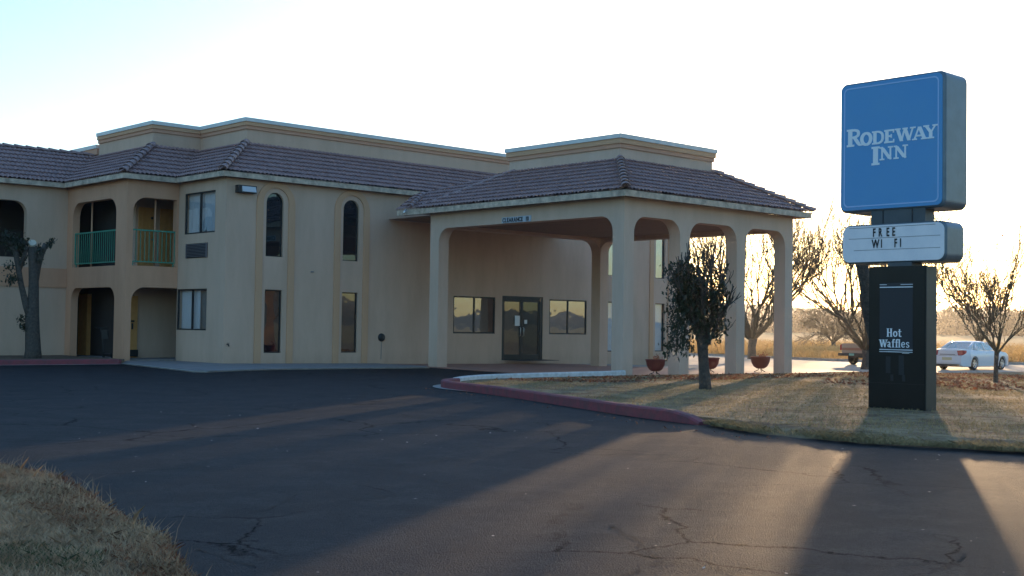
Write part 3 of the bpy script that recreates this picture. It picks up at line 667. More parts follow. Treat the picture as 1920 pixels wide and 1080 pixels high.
# entrance doors
y = 34.06; b = MB(); b.box(31.2, 33.3, y-.04, y+.04, 2.28, 2.40); b.box(31.2, 31.27, y-.04, y+.04, .03, 2.28); b.box(33.16, 33.3, y-.04, y+.04, .03, 2.28)
b.box(31.27, 33.16, y-.03, y+.03, .03, .06); ent = b.build('entrance_doorway', M['frame'], B)
for (a, c, hx) in ((31.28, 32.205, 32.13), (32.225, 33.15, 32.30)):
    b = MB(); b.box(a, a+.07, y-.025, y+.025, .065, 2.27); b.box(c-.07, c, y-.025, y+.025, .065, 2.27); b.box(a+.07, c-.07, y-.025, y+.025, 2.19, 2.27); b.box(a+.07, c-.07, y-.025, y+.025, .065, .24); b.build('door_leaf', M['frame'], ent)
    MB().box(a+.06, c-.06, y-.004, y+.004, .2, 2.2).build('pane', M['gmid'] if a < 32 else M['gdark'], ent)
    MB().tube([(hx, y-.026, .92), (hx, y-.07, .95), (hx, y-.07, 1.22), (hx, y-.026, 1.25)], .013, 8).build('door_handle', M['steel'], ent, smooth=True)
b = MB(); b.box(31.87, 32.12, y-.034, y-.027, 1.30, 1.68); b.build('notice', M['paper'], ent)
b = MB(); b.box(32.36, 32.50, y-.034, y-.027, 1.38, 1.53); b.build('notice', M['paper'], ent)
b = MB(); b.box(32.35, 33.0, y+.3, y+.32, .2, .98); b.build('door_backing_board', M['grey'], ent)
MB().box(31.25, 33.2, 33.0, 33.9, .033, .045).build('door_mat', M['rubber'], B)
# side windows on the X face with blinds
for (y0, y1, z0, z1, lay) in ((34.64, 36.56, 4.06, 5.37, 0), (35.05, 36.946, 1.01, 2.315, 1)):
    x = 19.72; f = .045; b = MB(); b.box(x-.03, x+.03, y0, y1, z0, z0+f); b.box(x-.03, x+.03, y0, y1, z1-f, z1); b.box(x-.03, x+.03, y0, y0+f, z0+f, z1-f); b.box(x-.03, x+.03, y1-f, y1, z0+f, z1-f)
    ym = (y0+y1)/2; b.box(x-.028, x+.028, ym-.03, ym+.03, z0+f, z1-f); fr = b.build('window', M['frame'], B)
    for (a, c) in ((y0, ym), (ym, y1)): MB().box(x-.004, x+.004, a+.02, c-.02, z0+.02, z1-.02).build('pane', M['gsee'], fr)
    b = MB(); yy = y0+.05
    lim = y1-.05 if lay == 0 else y1-.05
    start = y0+.05 if lay == 0 else y0+.62
    yy = start; k = 0
    while yy < lim:
        b.add([(x+.09+(.02 if k % 2 else 0), yy, z0+.04), (x+.09+(0 if k % 2 else .02), yy+.085, z0+.04), (x+.09+(0 if k % 2 else .02), yy+.085, z1-.03), (x+.09+(.02 if k % 2 else 0), yy, z1-.03)], [(0, 1, 2, 3)]); yy += .082; k += 1
    b.build('blind', M['blind'], fr, fix=False)
    MB().box(x+.16, x+.18, y0+.02, y1-.02, z0+.02, z1-.02).build('drape', M['drape'], fr)
MB().lathe([(.0, .0), (.035, .0), (.04, .08), (.018, .12), (.016, .19), (0, .19)], (19.77, 35.40, 4.11), 10).build('white_bottle', M['paper'], B, smooth=True)
# air-conditioner grille
b = MB(); b.box(19.655, 19.669, 35.05, 36.35, 3.29, 3.75); g_ = b.build('air_conditioner_sleeve', M['iron'], B)
b = MB()
for q in range(9): z = 3.33+q*.047; b.add([(19.615, 35.08, z), (19.615, 36.32, z), (19.655, 36.32, z+.022), (19.655, 35.08, z+.022), (19.615, 35.08, z-.008), (19.615, 36.32, z-.008), (19.655, 36.32, z+.014), (19.655, 35.08, z+.014)], [(0,3,2,1),(4,5,6,7),(0,1,5,4),(1,2,6,5),(2,3,7,6),(3,0,4,7)])
b.box(19.61, 19.655, 35.05, 35.08, 3.29, 3.75); b.box(19.61, 19.655, 36.32, 36.35, 3.29, 3.75)
b.build('louvre', mat('grille_metal', (.16, .14, .15), .5), g_)
# wall light, spigot, vent
b = MB(); b.box(19.98, 20.62, 33.80, 33.999, 5.27, 5.50); wl = b.build('wall_light', M['iron'], B)
b = MB(); b.add([(20.10, 33.795, 5.47), (20.58, 33.795, 5.47), (20.58, 33.74, 5.30), (20.10, 33.74, 5.30), (20.10, 33.799, 5.30), (20.58, 33.799, 5.30)], [(0, 1, 2, 3), (3, 2, 5, 4), (0, 3, 4), (1, 5, 2)]); b.build('lens', M['lens'], wl, fix=False)
b = MB(); b.tube([(19.80, 33.99, .60), (19.80, 33.90, .60), (19.80, 33.87, .54)], .018, 8); b.lathe([(0, 0), (.045, 0), (.045, .012), (0, .012)], (19.80, 33.92, .63), 10); b.build('spigot', M['iron'], B, smooth=True)
b = MB(); b.lathe([(0, -.07), (.09, -.07), (.13, -.045), (.14, 0)], (25.68, 34, .84), 20, 'y'); b.build('alarm_bell', M['iron'], B, smooth=True)
b = MB(); b.tube([(25.68, 33.985, .70), (25.67, 33.985, .1)], .008, 6); b.build('conduit', M['grey'], B)
MB().box(22.80, 22.90, 33.97, 33.999, 2.92, 2.96).build('wall_socket', M['grey'], B)

# pitched tile skirts
S = .636; Z0 = 5.885
tiled('roof', (19.37, 33.7, Z0), (1, 0, 0), (0, 1, 0), S, [(0, 0), (22.8, 0), (20.8, 2.0), (1.98, 1.98)], M['tile'], B)
tiled('roof', (19.37, 36.65, Z0), (0, -1, 0), (1, 0, 0), S, [(0, 0), (2.95, 0), (.97, 1.98), (-1.98, 1.98)], M['tile'], B)
tiled('roof', (17.59, 36.65, Z0), (1, 0, 0), (0, 1, 0), S, [(0, 0), (1.78, 0), (3.78, 2.0), (2.0, 2.0)], M['tile'], B)
tiled('roof', (17.59, 41.04, Z0), (0, -1, 0), (1, 0, 0), S, [(0, 0), (4.39, 0), (2.4, 1.99), (-2.05, 1.99)], M['tile'], B)
rp = tiled('roof', (-6, 41.04, Z0), (1, 0, 0), (0, 1, 0), S, [(0, 0), (23.59, 0), (25.65, 2.06), (0, 2.06)], M['tile'], B)
tiled('roof', (19.65, 45.2, Z0), (-1, 0, 0), (0, -1, 0), S, [(0, 0), (25.65, 0), (25.65, 2.1), (0, 2.1)], M['tile'], B)
caps('ridge_tiles', (-6, 43.1, Z0+S*2.06+.02), (19.5, 43.1, Z0+S*2.06+.02), rp, .10, .4)
tiled('roof', (42.16, 33.7, Z0), (0, 1, 0), (-1, 0, 0), S, [(0, 0), (14, 0), (14, 1.98), (1.98, 1.98)], M['tile'], B)
for (p0, p1) in (((19.33, 33.66, Z0+.05), (21.33, 35.66, Z0+S*1.98+.05)), ((17.55, 36.61, Z0+.05), (19.56, 38.62, Z0+S*1.98+.05))):
    h = caps('hip_tiles', p0, p1, B)
# fascias and soffits
ev = [(-6, 41.07), (17.62, 41.07), (17.62, 36.68), (19.40, 36.68), (19.40, 33.73), (42.13, 33.73), (42.13, 48)]
path_prism('fascia', ev, 0, .04, 5.715, 5.875, M['fascia'], B)
b = MB(); b.box(19.44, 42.09, 33.77, 34.05, 5.735, 5.75); b.box(19.44, 19.70, 34.05, 36.72, 5.735, 5.75); b.box(17.66, 19.44, 36.72, 37.0, 5.735, 5.75); b.box(17.66, 17.92, 37.0, 41.11, 5.735, 5.75); b.box(-6, 17.66, 41.11, 41.4, 5.735, 5.75); b.build('soffit', M['ceil'], B)
# parapet
pp = [(19.58, 42.75), (19.58, 38.64), (21.34, 38.64), (21.34, 35.68), (41.9, 35.68), (41.9, 47.9)]
pp = pp
path_prism('parapet', pp, 0, .25, 6.6, 7.575, M['beige'], B)
path_prism('parapet_band', pp, .045, .29, 7.577, 7.69, M['band'], B)
path_prism('parapet_band', pp, .085, .33, 7.692, 7.815, M['bandl'], B)
path_prism('parapet_cap', pp, .12, .37, 7.817, 7.94, M['cap'], B)
pl_ = [(19.6, 47.8), (19.6, 42.8)]
path_prism('parapet', pl_, 0, .25, 6.2, 7.20, M['beige'], B); path_prism('parapet_band', pl_, .07, .3, 7.202, 7.42, M['band'], B); path_prism('parapet_cap', pl_, .11, .36, 7.422, 7.55, M['cap'], B)

# ------------------------------------------------------------------ entrance canopy
K = thing('entrance_canopy', 'drive-through entrance canopy with arched stucco columns and hipped tile roof', 'canopy')
ZT = 4.86
panel('arcade_wall', arcade(22.92, 31.25, -.4, ZT, [(23.34, 30.82, 4.36, .44, .44)]), [], ('X', 25.5), .41, M['canopy'], K)
panel('arcade_wall', arcade(25.911, 33.45, -.4, ZT, [(25.911, 27.9, 4.36, .45, .48), (28.33, 30.55, 4.36, .5, .5), (30.97, 33.04, 4.36, .5, .5)]), [], ('Y', 22.92), .41, M['canopy'], K)
panel('arcade_wall', arcade(23.331, 31.25, -.4, ZT, [(23.331, 30.82, 4.36, .44, .44)]), [], ('X', 33.04), .41, M['canopy'], K)
panel('arcade_wall', arcade(25.911, 33.039, -.4, ZT, [(25.911, 33.039, 4.40, .44, .5)]), [], ('Y', 30.84), .41, M['canopy'], K)
MB().box(25.92, 33.03, 23.335, 30.835, 4.50, 4.56).build('ceiling', M['ceil'], K)
b = MB()
MB().box(25.9, 33.9, 31.25, 33.98, 4.84, 4.86).build('link_ceiling', M['ceil'], K)
Zc = 5.02; Sc = .545
P777 = (33.02-22.52, 1.12)
tiled('roof', (25.1, 22.52, Zc), (0, 1, 0), (1, 0, 0), Sc, [(0, 0), (10.05, 0), (10.5, 1.10), (6.86, 2.29), (2.29, 2.29)], M['tile'], K)
tiled('roof', (25.1, 22.52, Zc), (1, 0, 0), (0, 1, 0), Sc, [(0, 0), (8.85, 0), (6.65, 2.29), (2.29, 2.29)], M['tile'], K)
tiled('roof', (33.95, 22.52, Zc), (0, 1, 0), (-1, 0, 0), Sc+.02, [(0, 0), (9.2, 0), (6.86, 2.2), (2.29, 2.2)], M['tile'], K)
tiled('roof', (33.95, 31.72, Zc), (-1, 0, 0), (0, -1, 0), Sc-.01, [(0, 0), (8.85, 0), (6.56, 2.34), (2.2, 2.34)], M['tile'], K)
# link roof tucked under the main eave
for (p0, p1) in (((25.05, 22.47, Zc+.05), (27.39, 24.81, Zc+Sc*2.29+.05)), ((33.99, 22.48, Zc+.05), (31.75, 24.79, Zc+Sc*2.29+.05)), ((33.99, 31.76, Zc+.05), (31.75, 29.4, Zc+Sc*2.29+.05))):
    caps('hip_tiles', p0, p1, K)
caps('hip_tiles', (25.35, 31.45, Zc+.12), (27.39, 29.38, Zc+Sc*2.29+.04), K, .07)
caps('hip_tiles', (25.05, 31.78, Zc+.08), (26.05, 32.35, Zc+.64), K, .10, .2)
evc = [(25.13, 32.55), (25.13, 22.55), (33.92, 22.55), (33.92, 31.7)]
path_prism('fascia', evc, 0, .04, 4.83, 5.00, M['fascia'], K)
b = MB(); b.box(25.17, 25.50, 22.59, 32.55, 4.862, 4.875); b.box(25.5, 33.88, 22.59, 22.92, 4.862, 4.875); b.box(33.45, 33.88, 22.92, 31.7, 4.862, 4.875); b.box(25.5, 33.45, 31.25, 31.7, 4.862, 4.875); b.build('soffit', M['ceil'], K)
bx = [(27.39, 29.6), (27.39, 24.81), (31.75, 24.81), (31.75, 29.6)]
path_prism('parapet', bx, 0, .22, 6.0, 6.585, M['canopy'], K, True)
path_prism('parapet_band', bx, .045, .27, 6.587, 6.71, M['band'], K, True)
path_prism('parapet_band', bx, .085, .31, 6.712, 6.86, M['bandl'], K, True)
path_prism('parapet_cap', bx, .12, .35, 6.862, 6.99, M['cap'], K, True)
MB().box(27.6, 31.55, 25.0, 29.4, 6.3, 6.4).build('flat_roof', M['grey'], K)
# clearance plaque with its lettering
b = MB(); b.box(25.475, 25.499, 26.58, 27.84, 4.37, 4.545); cp = b.build('clearance_plaque', mat('pale_blue_plaque', (.50, .56, .62), .5, noise=(6, .8), col2=(.35, .4, .47)), K)
def text_x(s, X, Yl, z, size, m, parent, name='lettering', sx=1.0, track=1.0, bold=0.0):
    """built-in face, facing -X; Yl = left edge (largest Y), z baseline"""
    cu = bpy.data.curves.new(name, 'FONT'); cu.body = s; cu.size = size; cu.extrude = .004; cu.offset = bold; cu.space_character = track
    tmp = bpy.data.objects.new('tmp', cu); C.objects.link(tmp)
    me = bpy.data.meshes.new_from_object(tmp.evaluated_get(bpy.context.evaluated_depsgraph_get())); bpy.data.objects.remove(tmp); bpy.data.curves.remove(cu)
    for v in me.vertices: x, y_, z_ = v.co; v.co = (X-.0045-z_, Yl-x*sx, z+y_)
    me.materials.clear(); me.name = name
    return link(name, me, m, parent)
for k_, (c_, p_) in enumerate(zip("CLEARANCE10", (0, .105, .195, .285, .39, .495, .60, .71, .815, 1.00, 1.07))): text_x(c_, 25.474, 27.80-p_, 4.395, .175, M['black'], cp, 'letter', sx=.80, bold=.006)
# floodlamp bracket at the north eave corner
b = MB(); b.tube([(25.02, 31.92, 4.98), (24.9, 31.9, 4.86)], .045, 10); b.build('eave_lamp', M['steel'], K, smooth=True)

# ------------------------------------------------------------------ roadside sign
G = thing('pylon_sign', 'tall roadside motel sign with blue head, white letter board and black base', 'sign', loc=(0, 0, 0))
XS = 17.6
def shell(name, ring, x0, x1, m, parent, r=.03):
    """cabinet: rounded-rectangle ring (a=Y, z) swept from x0 to x1 with softened rims"""
    n = len(ring); cy = sum(p[0] for p in ring)/n; cz = sum(p[1] for p in ring)/n; b = MB()
    hy = max(abs(p[0]-cy) for p in ring); hz = max(abs(p[1]-cz) for p in ring)
    for (x, ins) in ((x0, r), (x0+r*.3, r*.3), (x0+r, 0), (x1-r, 0), (x1-r*.3, r*.3), (x1, r)):
        for (a, z) in ring: b.v.append((x, cy+(a-cy)*(1-ins/hy), cz+(z-cz)*(1-ins/hz)))
    for i in range(5):
        for k in range(n): b.f.append((i*n+k, i*n+(k+1) % n, (i+1)*n+(k+1) % n, (i+1)*n+k))
    b.f += [tuple(range(n)), tuple(5*n+k for k in reversed(range(n)))]
    return b.build(name, m, parent)
head = shell('sign_head', rrect(9.36, 11.18, 3.155, 5.24, .11), XS, XS+.73, M['signside'], G, .05)
panel('sign_face', rrect(9.395, 11.145, 3.19, 5.205, .095), [], ('X', XS-.012), .012, M['signblue'], head)
ln_o = rrect(9.45, 11.09, 3.24, 5.155, .08); ln_i = rrect(9.47, 11.07, 3.26, 5.135, .065)
panel('border_line', ln_o, [ln_i], ('X', XS-.016), .004, M['signline'], head)
brd = shell('letter_board', rrect(9.335, 11.12, 2.335, 2.955, .12), XS, XS+.58, M['signside'], G, .04)
panel('board_face', rrect(9.36, 11.10, 2.36, 2.93, .115), [], ('X', XS-.012), .012, M['signwhite'], brd)
for (a0, a1, z) in ((9.42, 10.99, 2.73), (9.42, 10.9, 2.545), (9.5, 10.98, 2.90)): MB().box(XS-.0145, XS-.012, a0, a1, z-.004, z+.004).build('letter_track', M['groove'], brd)
b = MB(); b.box(XS+.03, XS+.30, 9.69, 10.62, 2.95, 3.17); nk = b.build('sign_neck', M['neck'], G)
for ya in (9.90, 10.40): MB().box(XS+.022, XS+.03, ya, ya+.015, 2.957, 3.163).build('neck_seam', M['black'], nk)
b = MB(); b.box(XS, XS+.012, 9.67, 10.63, -.2, 2.28); b.box(XS+.012, XS+.30, 9.675, 10.625, -.2, 2.275); base = b.build('sign_base', M['signblack'], G)
b = MB(); b.box(XS+.013, XS+.32, 9.655, 9.6745, -.2, 2.27); b.build('base_side', mat('sign_base_side', (.04, .042, .04), .45, noise=(2, .8), col2=(.02, .02, .022)), base)
b = MB(); b.box(XS+.001, XS+.30, 9.9, 10.3, 2.276, 2.34); b.build('sign_bracket', M['neck'], G)
panel('navy_inset', rect(9.875, 10.44, .94, 2.02), [], ('X', XS-.003), .003, M['signnavy'], base)
for (a0, a1, z, t_) in ((9.875, 10.44, 1.955, .014), (9.875, 10.44, .985, .012), (9.875, 10.08, 1.995, .008), (10.32, 10.44, 1.995, .008), (9.875, 10.44, .952, .009), (9.93, 10.05, .935, .006)):
    MB().box(XS-.006, XS-.0031, a0, a1, z-t_/2, z+t_/2).build('white_rule', M['signletter'], base)
MB().box(XS-.002, XS-.0001, 9.67, 10.63, .46, .466).build('panel_seam', M['signscuff'], base)
rs = random.Random(5)
for (a0, a1, z0, z1) in ((10.25, 10.33, .62, .88), (10.02, 10.11, .60, .90), (10.2, 10.25, .5, .6), (10.0, 10.05, .5, .6)):
    MB().box(XS-.0015, XS-.0001, a0, a1, z0, z1).build('scuff_mark', M['signscuff'], base)

# hand-drawn slab-serif lettering: strokes as thin raised strips, each a hair prouder than the last
GLY = {
 'R': (.80, [((.20,.0),(.20,1.),.22), ((.02,.045),(.42,.045),.09), ((.02,.955),(.34,.955),.09), ('arc',[(.2,.93),(.44,.93),(.60,.86),(.64,.73),(.60,.60),(.44,.52),(.2,.52)],.14), ((.42,.52),(.66,.10),.19), ('arc',[(.62,.12),(.68,.055),(.76,.045),(.88,.06)],.10)]),
 'O': (.78, [('loop',[(.39+.29*math.cos(2*math.pi*k/20), .5+.42*math.sin(2*math.pi*k/20)) for k in range(20)],.18)]),
 'D': (.80, [((.20,.0),(.20,1.),.22), ((.02,.05),(.3,.05),.10), ((.02,.95),(.3,.95),.10), ('arc',[(.2,.94),(.42,.94),(.60,.84),(.68,.66),(.69,.5),(.68,.34),(.60,.16),(.42,.06),(.2,.06)],.15)]),
 'E': (.76, [((.20,.0),(.20,1.),.22), ((.02,.055),(.70,.055),.11), ((.02,.945),(.68,.945),.11), ((.2,.5),(.5,.5),.11), ((.66,.0),(.66,.26),.08), ((.64,.74),(.64,1.),.08), ((.5,.36),(.5,.64),.08)]),
 'W': (1.22, [((.16,.97),(.40,.02),.21), ((.40,.04),(.58,.97),.11), ((.60,.97),(.84,.02),.21), ((.84,.04),(1.06,.97),.11), ((.0,.955),(.34,.955),.09), ((.46,.955),(.76,.955),.09), ((.90,.955),(1.22,.955),.09)]),
 'A': (.98, [((.14,.03),(.45,.97),.11), ((.47,.97),(.80,.03),.22), ((.26,.30),(.64,.30),.10), ((.0,.045),(.32,.045),.09), ((.58,.045),(.98,.045),.09)]),
 'Y': (.94, [((.18,.96),(.48,.46),.21), ((.78,.96),(.50,.46),.11), ((.48,.50),(.48,.0),.21), ((.0,.955),(.38,.955),.09), ((.60,.955),(.94,.955),.09), ((.28,.045),(.70,.045),.09)]),
 'I': (.46, [((.23,.0),(.23,1.),.24), ((.02,.045),(.44,.045),.09), ((.02,.955),(.44,.955),.09)]),
 'N': (.98, [((.19,.03),(.19,.97),.11), ((.20,.94),(.76,.06),.24), ((.79,.0),(.79,.97),.11), ((.02,.955),(.26,.955),.09), ((.02,.045),(.36,.045),.09), ((.62,.955),(.97,.955),.09)]),
 'H': (.86, [((.2,.0),(.2,1.),.2), ((.66,.0),(.66,1.),.2), ((.2,.5),(.66,.5),.09), ((.04,.03),(.37,.03),.06), ((.04,.97),(.37,.97),.06), ((.5,.03),(.82,.03),.06), ((.5,.97),(.82,.97),.06)]),
 'o': (.54, [('loop',[(.27+.18*math.cos(2*math.pi*k/16), .34+.29*math.sin(2*math.pi*k/16)) for k in range(16)],.14)]),
 't': (.38, [('arc',[(.18,.92),(.18,.15),(.24,.06),(.36,.08)],.16), ((.03,.64),(.36,.64),.08)]),
 'w': (1., []),
 'a': (.54, [('arc',[(.08,.55),(.16,.65),(.28,.64),(.34,.52),(.34,.10),(.40,.04),(.50,.06)],.14), ('arc',[(.34,.40),(.18,.34),(.12,.2),(.18,.08),(.32,.12)],.12)]),
 'f': (.36, [('arc',[(.17,.02),(.17,.82),(.24,.94),(.36,.90)],.16), ((.03,.64),(.34,.64),.08), ((.05,.03),(.32,.03),.06)]),
 'l': (.32, [((.16,.0),(.16,1.),.17), ((.04,.03),(.29,.03),.06), ((.04,.97),(.16,.97),.06)]),
 'e': (.50, [('arc',[(.12,.36),(.40,.36),(.38,.55),(.26,.64),(.13,.52),(.10,.34),(.15,.12),(.28,.05),(.42,.15)],.12)]),
 's': (.44, [('arc',[(.37,.54),(.24,.64),(.11,.54),(.16,.40),(.33,.27),(.34,.12),(.22,.04),(.08,.14)],.11)]),
}
def glyph(ch, X, Yl, z, hgt, wid, m, parent, wt=.64):
    W_, st = GLY[ch]; b = MB(); sx = wid/W_
    P = lambda p: Vector((p[0]*sx, p[1]*hgt))
    for k, s in enumerate(st):
        dx = .004+.0009*k
        if s[0] in ('arc', 'loop'):
            pts = [P(p) for p in s[1]]; wd = s[2]*hgt*wt; n = len(pts); loop = s[0] == 'loop'
            if not loop:
                q = smooth_poly([tuple(p) for p in pts], 3); pts = [Vector(p) for p in q]; n = len(pts)
            L1, R1 = [], []
            for i in range(n):
                a = pts[(i-1) % n] if (loop or i > 0) else pts[i]; c = pts[(i+1) % n] if (loop or i < n-1) else pts[i]
                t = (c-a).normalized(); nn = Vector((-t.y, t.x)); f = abs(nn.x)*.5+.75 if loop else abs(nn.x)*.35+.75
                L1.append(pts[i]+nn*wd*f); R1.append(pts[i]-nn*wd*f)
        else:
            a, c = P(s[0]), P(s[1]); t = (c-a).normalized(); nn = Vector((-t.y, t.x)); wd = s[2]*hgt*wt; loop = False; n = 2
            if abs(t.x) > .05 and abs(t.y) > .05: nn = Vector((1, 0)) * (-1 if t.y > 0 else 1); wd *= 1.05
            L1 = [a+nn*wd, c+nn*wd]; R1 = [a-nn*wd, c-nn*wd]
        base_ = len(b.v)
        for i in range(n):
            for (q, xx) in ((L1[i], X-dx), (R1[i], X-dx), (R1[i], X), (L1[i], X)): b.v.append((xx, Yl-q.x, z+q.y))
        for i in range(n if loop else n-1):
            j = (i+1) % n
            for e in range(4): b.f.append((base_+i*4+e, base_+i*4+(e+1) % 4, base_+j*4+(e+1) % 4, base_+j*4+e))
        if not loop: b.f += [(base_+3, base_+2, base_+1, base_), (base_+(n-1)*4, base_+(n-1)*4+1, base_+(n-1)*4+2, base_+(n-1)*4+3)]
    return b.build('letter', m, parent)
PY = lambda px: 11.04-(px-1587.5)*.00912
for (ch, x0, x1, z, h) in (('R', 1587, 1617, 4.215, .275), ('O', 1614.5, 1638, 4.205, .215), ('D', 1637, 1661.5, 4.212, .205), ('E', 1660.5, 1682, 4.212, .205), ('W', 1681, 1720, 4.212, .205), ('A', 1713.5, 1741, 4.212, .205), ('Y', 1734, 1760, 4.212, .205),
                           ('I', 1636, 1653, 3.885, .285), ('N', 1652, 1678, 3.95, .205), ('N', 1678.5, 1706, 3.95, .205)):
    glyph(ch, XS-.012, PY(x0), z, h, (x1-x0)*.00912, M['signletter'], head)
for (ch, x0, x1, z, h) in (('H', 1666.5, 1678, 1.185, .13), ('o', 1678.5, 1687.5, 1.185, .13), ('t', 1687.5, 1695, 1.185, .13),
                           ('W', 1652.5, 1669, 1.02, .12), ('a', 1667.5, 1676, 1.02, .125), ('f', 1676, 1682.5, 1.02, .13), ('f', 1682.5, 1689, 1.02, .13), ('l', 1688.5, 1693, 1.02, .13), ('e', 1693.5, 1702, 1.02, .13), ('s', 1702, 1710, 1.02, .13)):
    glyph(ch, XS-.001, PY(x0)+.0, z, h, (x1-x0)*.00912, M['signletter'], base, .5)
for (ch, x0, z) in (('F', 1636, 2.755), ('R', 1647, 2.755), ('E', 1662, 2.755), ('E', 1673, 2.755), ('W', 1634.5, 2.578), ('I', 1651.5, 2.578), ('F', 1677, 2.578), ('I', 1687.5, 2.578)):
    text_x(ch, XS-.0125, PY(x0+4), z, .185, M['black'], brd, 'letter', sx=.56 if ch != 'W' else .66, bold=.004)

# ------------------------------------------------------------------ trees
def branch_tree(mb, p, d, L_, r, depth, rng, spread=.5, upb=.15, kids=(2, 3), shrink=.72, minr=.008, tips=None, seg=3, side=True):
    pts = [p.copy()]; rs_ = [r]; q = p.copy(); dd = d.normalized()
    for i in range(seg):
        dd = (dd+Vector((rng.gauss(0, .12), rng.gauss(0, .12), rng.gauss(0, .08)+upb*.5))).normalized()
        q = q+dd*(L_/seg); pts.append(q.copy()); rs_.append(max(minr, r*(1-.35*(i+1)/seg)))
    mb.tube(pts, rs_, 8 if r > .08 else (5 if r > .03 else 3), cap=r > .05)
    if tips is not None and depth <= 1: tips += [(pts[-1], dd.copy()), (pts[len(pts)//2], dd.copy())]
    if depth <= 0: return
    n = rng.randint(*kids)
    for k in range(n):
        ax = dd.orthogonal().normalized(); ax.rotate(Matrix.Rotation(rng.uniform(0, 6.28), 3, dd))
        nd = (dd+ax*rng.uniform(.5, 1.3)*spread+Vector((0, 0, upb))).normalized()
        branch_tree(mb, pts[-1] if k else pts[-1], nd, L_*shrink*rng.uniform(.75, 1.2), max(minr, r*.62*rng.uniform(.85, 1.1)), depth-1, rng, spread, upb, kids, shrink, minr, tips, seg, side)
    if side:
        i = rng.randint(1, len(pts)-2) if len(pts) > 2 else 0
        ax = dd.orthogonal().normalized(); ax.rotate(Matrix.Rotation(rng.uniform(0, 6.28), 3, dd))
        branch_tree(mb, pts[i], (dd*.7+ax*spread*1.4+Vector((0, 0, upb))).normalized(), L_*.6, max(minr, r*.4), min(depth-1, 2), rng, spread, upb, kids, shrink, minr, tips, seg, False)

def bare_tree(name, label, loc, hgt, trunk_h, trunk_r, nlimbs, seed, depth=4, spread=.42, out=.75, minr=.010, fleck=0, upb=.12, group=None):
    t = thing(name, label, 'tree', group, loc); rng = random.Random(seed)
    b = MB(); pts = [Vector((0, 0, -.15)), Vector((.0, 0, .1)), Vector((rng.gauss(0, .03), rng.gauss(0, .03), trunk_h*.55)), Vector((rng.gauss(0, .05), rng.gauss(0, .05), trunk_h))]
    b.tube(pts, [trunk_r*1.35, trunk_r*1.1, trunk_r*.95, trunk_r*1.02], 12); b.build('trunk', M['bark'], t, smooth=True)
    tips = []; b = MB(); L0 = (hgt-trunk_h)*(.40 if depth < 5 else .36)
    for k in range(nlimbs):
        a = 2*math.pi*(k+.3*rng.random())/nlimbs; o_ = out*rng.uniform(.45, 1.15)
        d = Vector((math.cos(a)*o_, math.sin(a)*o_, 1)).normalized()
        branch_tree(b, pts[-1]-Vector((0, 0, .03+.12*rng.random())), d, L0*rng.uniform(.85, 1.15), trunk_r*.46, depth, rng, spread, upb, (2, 3), .78 if depth > 4 else .74, minr, tips, 3)
    b.build('crown', M['twig'], t, smooth=True)
    if fleck:
        g = np.random.default_rng(seed); P = []
        for (p, d) in tips:
            if rng.random() < fleck:
                for _ in range(rng.randint(1, 3)): P.append((p.x+rng.gauss(0, .03), p.y+rng.gauss(0, .03), p.z+rng.gauss(0, .04)))
        if P:
            o = scatter_quads('withered_leaves', np.array(P), (.012, .03), M['litter'], .9, seed=seed); o.parent = t
    return t
bare_tree('bare_tree', 'large bare vase-shaped tree with many golden twigs, seen between the last two canopy columns', (66.5, 48.6, -.57), 8.6, 1.3, .27, 15, 11, depth=5, spread=.46, out=1.45, minr=.010, fleck=.02)
bare_tree('bare_tree', 'bare branching tree half hidden behind the black base of the sign', (54.7, 33.25, -.57), 7.2, 1.0, .18, 13, 23, depth=5, spread=.44, out=1.5, minr=.009, fleck=.02)
bare_tree('bare_tree', 'young slender bare tree on the lawn at the right, in front of the white car', (32.4, 15.75, -.11), 3.55, .95, .06, 13, 37, depth=4, spread=.27, out=1.0, minr=.004, fleck=.14, upb=.08)
bare_tree('bare_tree', 'low bushy bare tree in the pasture, left of the brown pickup', (125, 80, -.57), 5.0, .7, .26, 12, 41, depth=5, spread=.65, out=1.6, minr=.02, fleck=.05, upb=.0)
bare_tree('bare_tree', 'distant small bare tree behind the right rim of the sign', (88.0, 44.0, -.57), 6.0, 1.2, .2, 7, 43, depth=4, spread=.5, out=.8, minr=.022)

# leaning lopped trunk behind the letter board
t = thing('lopped_tree', 'thick curved lopped grey trunk standing just behind the left edge of the sign', 'tree', loc=(0, 0, 0))
def _unused(px, py, dist):
    d = fw + rt*((px-960)/2352.5) - up*((py-540)/2352.5); return Vector((0, 0, 1.25)) + d*(dist/ d.dot(fw))
Q = [(24.05, 14.02, -.35), (24.05, 14.02, -.1), (24.02, 14.13, .6), (23.86, 14.22, 1.05), (23.72, 14.27, 1.45), (23.6, 14.28, 1.82), (23.48, 14.26, 2.2), (23.37, 14.27, 2.58), (23.25, 14.27, 2.9), (23.12, 14.3, 3.3)]
b = MB(); b.tube([Vector(q) for q in Q], [.24, .20, .17, .155, .145, .135, .13, .125, .12, .10], 12); b.build('trunk', M['bark'], t, smooth=True)
MB().tube([Vector((23.37, 14.27, 2.58)), Vector((23.33, 14.42, 2.85)), Vector((23.3, 14.5, 3.0))], [.08, .06, .05], 8).build('stub_branch', M['bark'], t, smooth=True)

